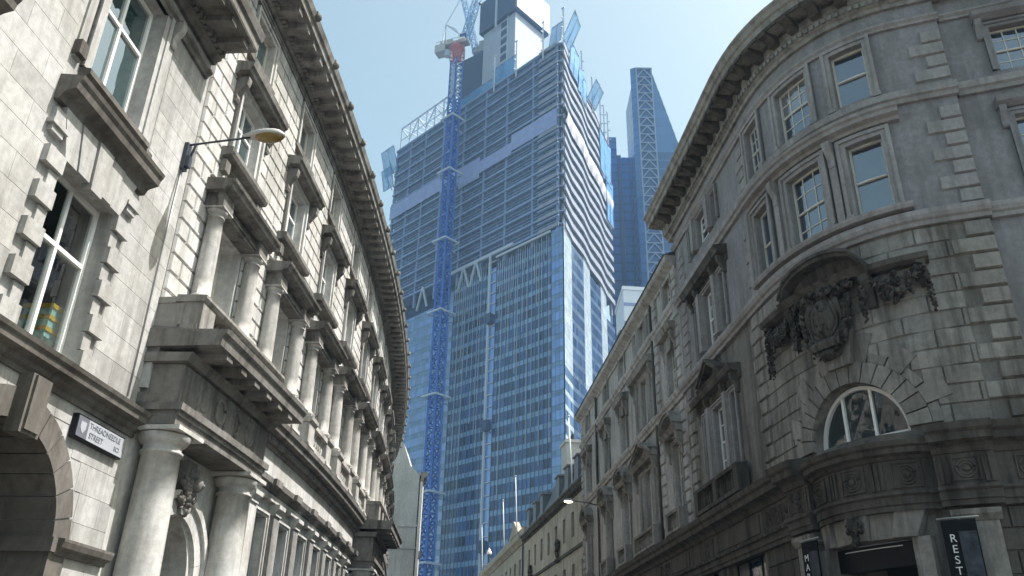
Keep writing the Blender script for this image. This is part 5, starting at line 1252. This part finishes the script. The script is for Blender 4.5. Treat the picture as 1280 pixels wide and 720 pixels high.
# ------------------------------------------------------------------ towers beyond
def slabtower(T_, poly, z1, mat, name, fh=4, col='tower_spandrel_glass', pw=3.):
    b = MB()
    for i in range(len(poly)):
        a, e = Vector((*poly[i], 0)), Vector((*poly[(i + 1) % len(poly)], 0)); n = max(1, round((e - a).length / pw)); z = 0
        while z < z1 - .1:
            t = min(z1, z + fh)
            for k in range(n):
                p, q = a.lerp(e, k / n), a.lerp(e, (k + 1) / n)
                b.cur = 0; b.face([(p.x, p.y, z + .7), (q.x, q.y, z + .7), (q.x, q.y, t), (p.x, p.y, t)], rnd.gauss(.5, .13)); b.cur = 1; b.face([(p.x, p.y, z), (q.x, q.y, z), (q.x, q.y, z + .7), (p.x, p.y, z + .7)], .4)
            z += fh
    b.cur = 1; b.face([(*p, z1) for p in poly]); b.build(name, [mat, col], T_)
M['wedgesteel'] = plain('blue_grey_bracing', (.20, .27, .40), .6); tg('far_blue_glass', (.02, .125, .42), .3, 1.6, .6, .75, 1.2); tg('far_blue_band', (.015, .075, .27), .3, 1.5, .5);  tg('wedge_glass', (.04, .085, .20), .2, 1.5, .5, .7, 1.2); tg('wedge_pale', (.07, .16, .34), .2, 1.5, .6, .75, 1.2)
G1 = thing('dark_glass_tower', (45, 300, 0), 'plain stepped dark blue glass tower between the unfinished skyscraper and the wedge tower', 'skyscraper')
slabtower(G1, [(39.6, 304), (40, 300), (44.4, 300), (46.4, 330), (43.5, 330)], 223, 'far_blue_glass', 'stepped_block', 4, 'far_blue_band')
slabtower(G1, [(44.41, 301), (46.2, 300.5), (50, 330), (48, 330)], 214, 'far_navy_glass', 'stepped_block', 4, 'far_blue_band')
slabtower(G1, [(46.21, 299.5), (51.4, 299.5), (51.4, 330), (46.21, 330)], 212, 'far_blue_glass', 'stepped_block', 4, 'far_blue_band')
G2 = thing('wedge_tower', (55, 272, 0), 'slanting wedge shaped glass tower with a strip of pale chevron bracing', 'skyscraper')
slabtower(G2, [(47.0, 270), (49.0, 269), (53.0, 298), (52.0, 298)], 235.6, 'wedge_pale', 'edge_strip', 4, 'far_blue_band')
slabtower(G2, [(49.01, 269.3), (55.8, 269.3), (55.8, 298), (49.01, 298)], 235.3, 'wedge_glass', 'braced_core', 4.3, 'far_blue_band')
b = MB(); F = straight((49.0, 269.2), 90, 1); b.STEP = 500; z = 230.5
for s in (.3, 6.5): b.box(F, s - .25, s + .25, 0, .5, 0, 235.3)
while z > 20:
    b.bar((49.4, 268.9, z), (52.4, 268.9, z + 4.0), .36); b.bar((55.4, 268.9, z), (52.4, 268.9, z + 4.0), .42); b.bar((49.2, 268.85, z), (55.5, 268.85, z), .38); z -= 4.1
b.bar((49, 268.9, 235.2), (55.8, 268.9, 235.2), .5)
b.build('chevron_bracing', 'wedgesteel', G2)
b = MB(); sl_ = .243; H = 235.
for i in range(58):
    z0, z1 = H - 4.05 * i, H - 4.05 * (i + 1); x0, x1 = 55.82 + sl_ * (H - z0), 55.82 + sl_ * (H - z1); n = max(1, int(x1 - 55.8) // 3)
    for k in range(n):
        f = lambda x, q: 55.82 + (x - 55.82) * q
        b.cur = 0 if i > 9 else 1
        b.face([(f(x1, k / n), 270.5, z1 + .5), (f(x1, (k + 1) / n), 270.5, z1 + .5), (f(x0, (k + 1) / n), 270.5, z0), (f(x0, k / n), 270.5, z0)], rnd.gauss(.5, .12))
    b.cur = 1; b.face([(55.82, 270.5, z1), (x1, 270.5, z1), (x1, 270.5, z1 + .5), (55.82, 270.5, z1 + .5)], .3)
    b.cur = 0; b.face([(x0, 270.5, z0), (x1, 270.5, z1), (x1, 296, z1), (x0, 296, z0)])
b.face([(55.82, 296, 0), (55.82, 296, H), (55.82 + sl_ * H, 296, 0)]); b.build('sloping_glazing', ['wedge_glass', 'wedge_pale'], G2)
G3 = thing('white_block', (25, 155, 0), 'small white rooftop block showing above the right eaves, beside the dark glass tower', 'building')
M['whitewall'] = plain('white_cladding', (.66, .72, .80), .5)
b = MB(); prism(b, [(22.3, 150), (27.5, 150.5), (27.5, 162), (22.3, 162)], 0, 75); b.build('wall', 'whitewall', G3)
b = MB(); prism(b, [(22.1, 149.8), (27.7, 150.3), (27.7, 162.2), (22.1, 162.2)], 75.01, 75.8); b.build('roof', 'whitewall', G3)
b = MB()
for k in range(18): b.cut(); prism(b, [(22.25, 149.93), (27.55, 150.43), (27.55, 150.48), (22.25, 149.98)], 3.5 + 4 * k, 4.2 + 4 * k)
b.build('joint', 'tarp', G3)

# ------------------------------------------------------------------ city haze over the whole scene
hz, nt, p = newmat('haze'); nt.nodes.remove(p)
pv = N(nt, 'ShaderNodeVolumePrincipled'); pv.inputs['Color'].default_value = (.42, .70, 1, 1); pv.inputs['Density'].default_value = .00034; pv.inputs['Anisotropy'].default_value = .1
nt.links.new(pv.outputs[0], nt.nodes['Material Output'].inputs['Volume']); M['haze'] = hz
b = MB(); prism(b, [(-905, -905), (905, -905), (905, 905), (-905, 905)], -1.2, 268); tag(b.build('haze', 'haze'), kind='stuff')
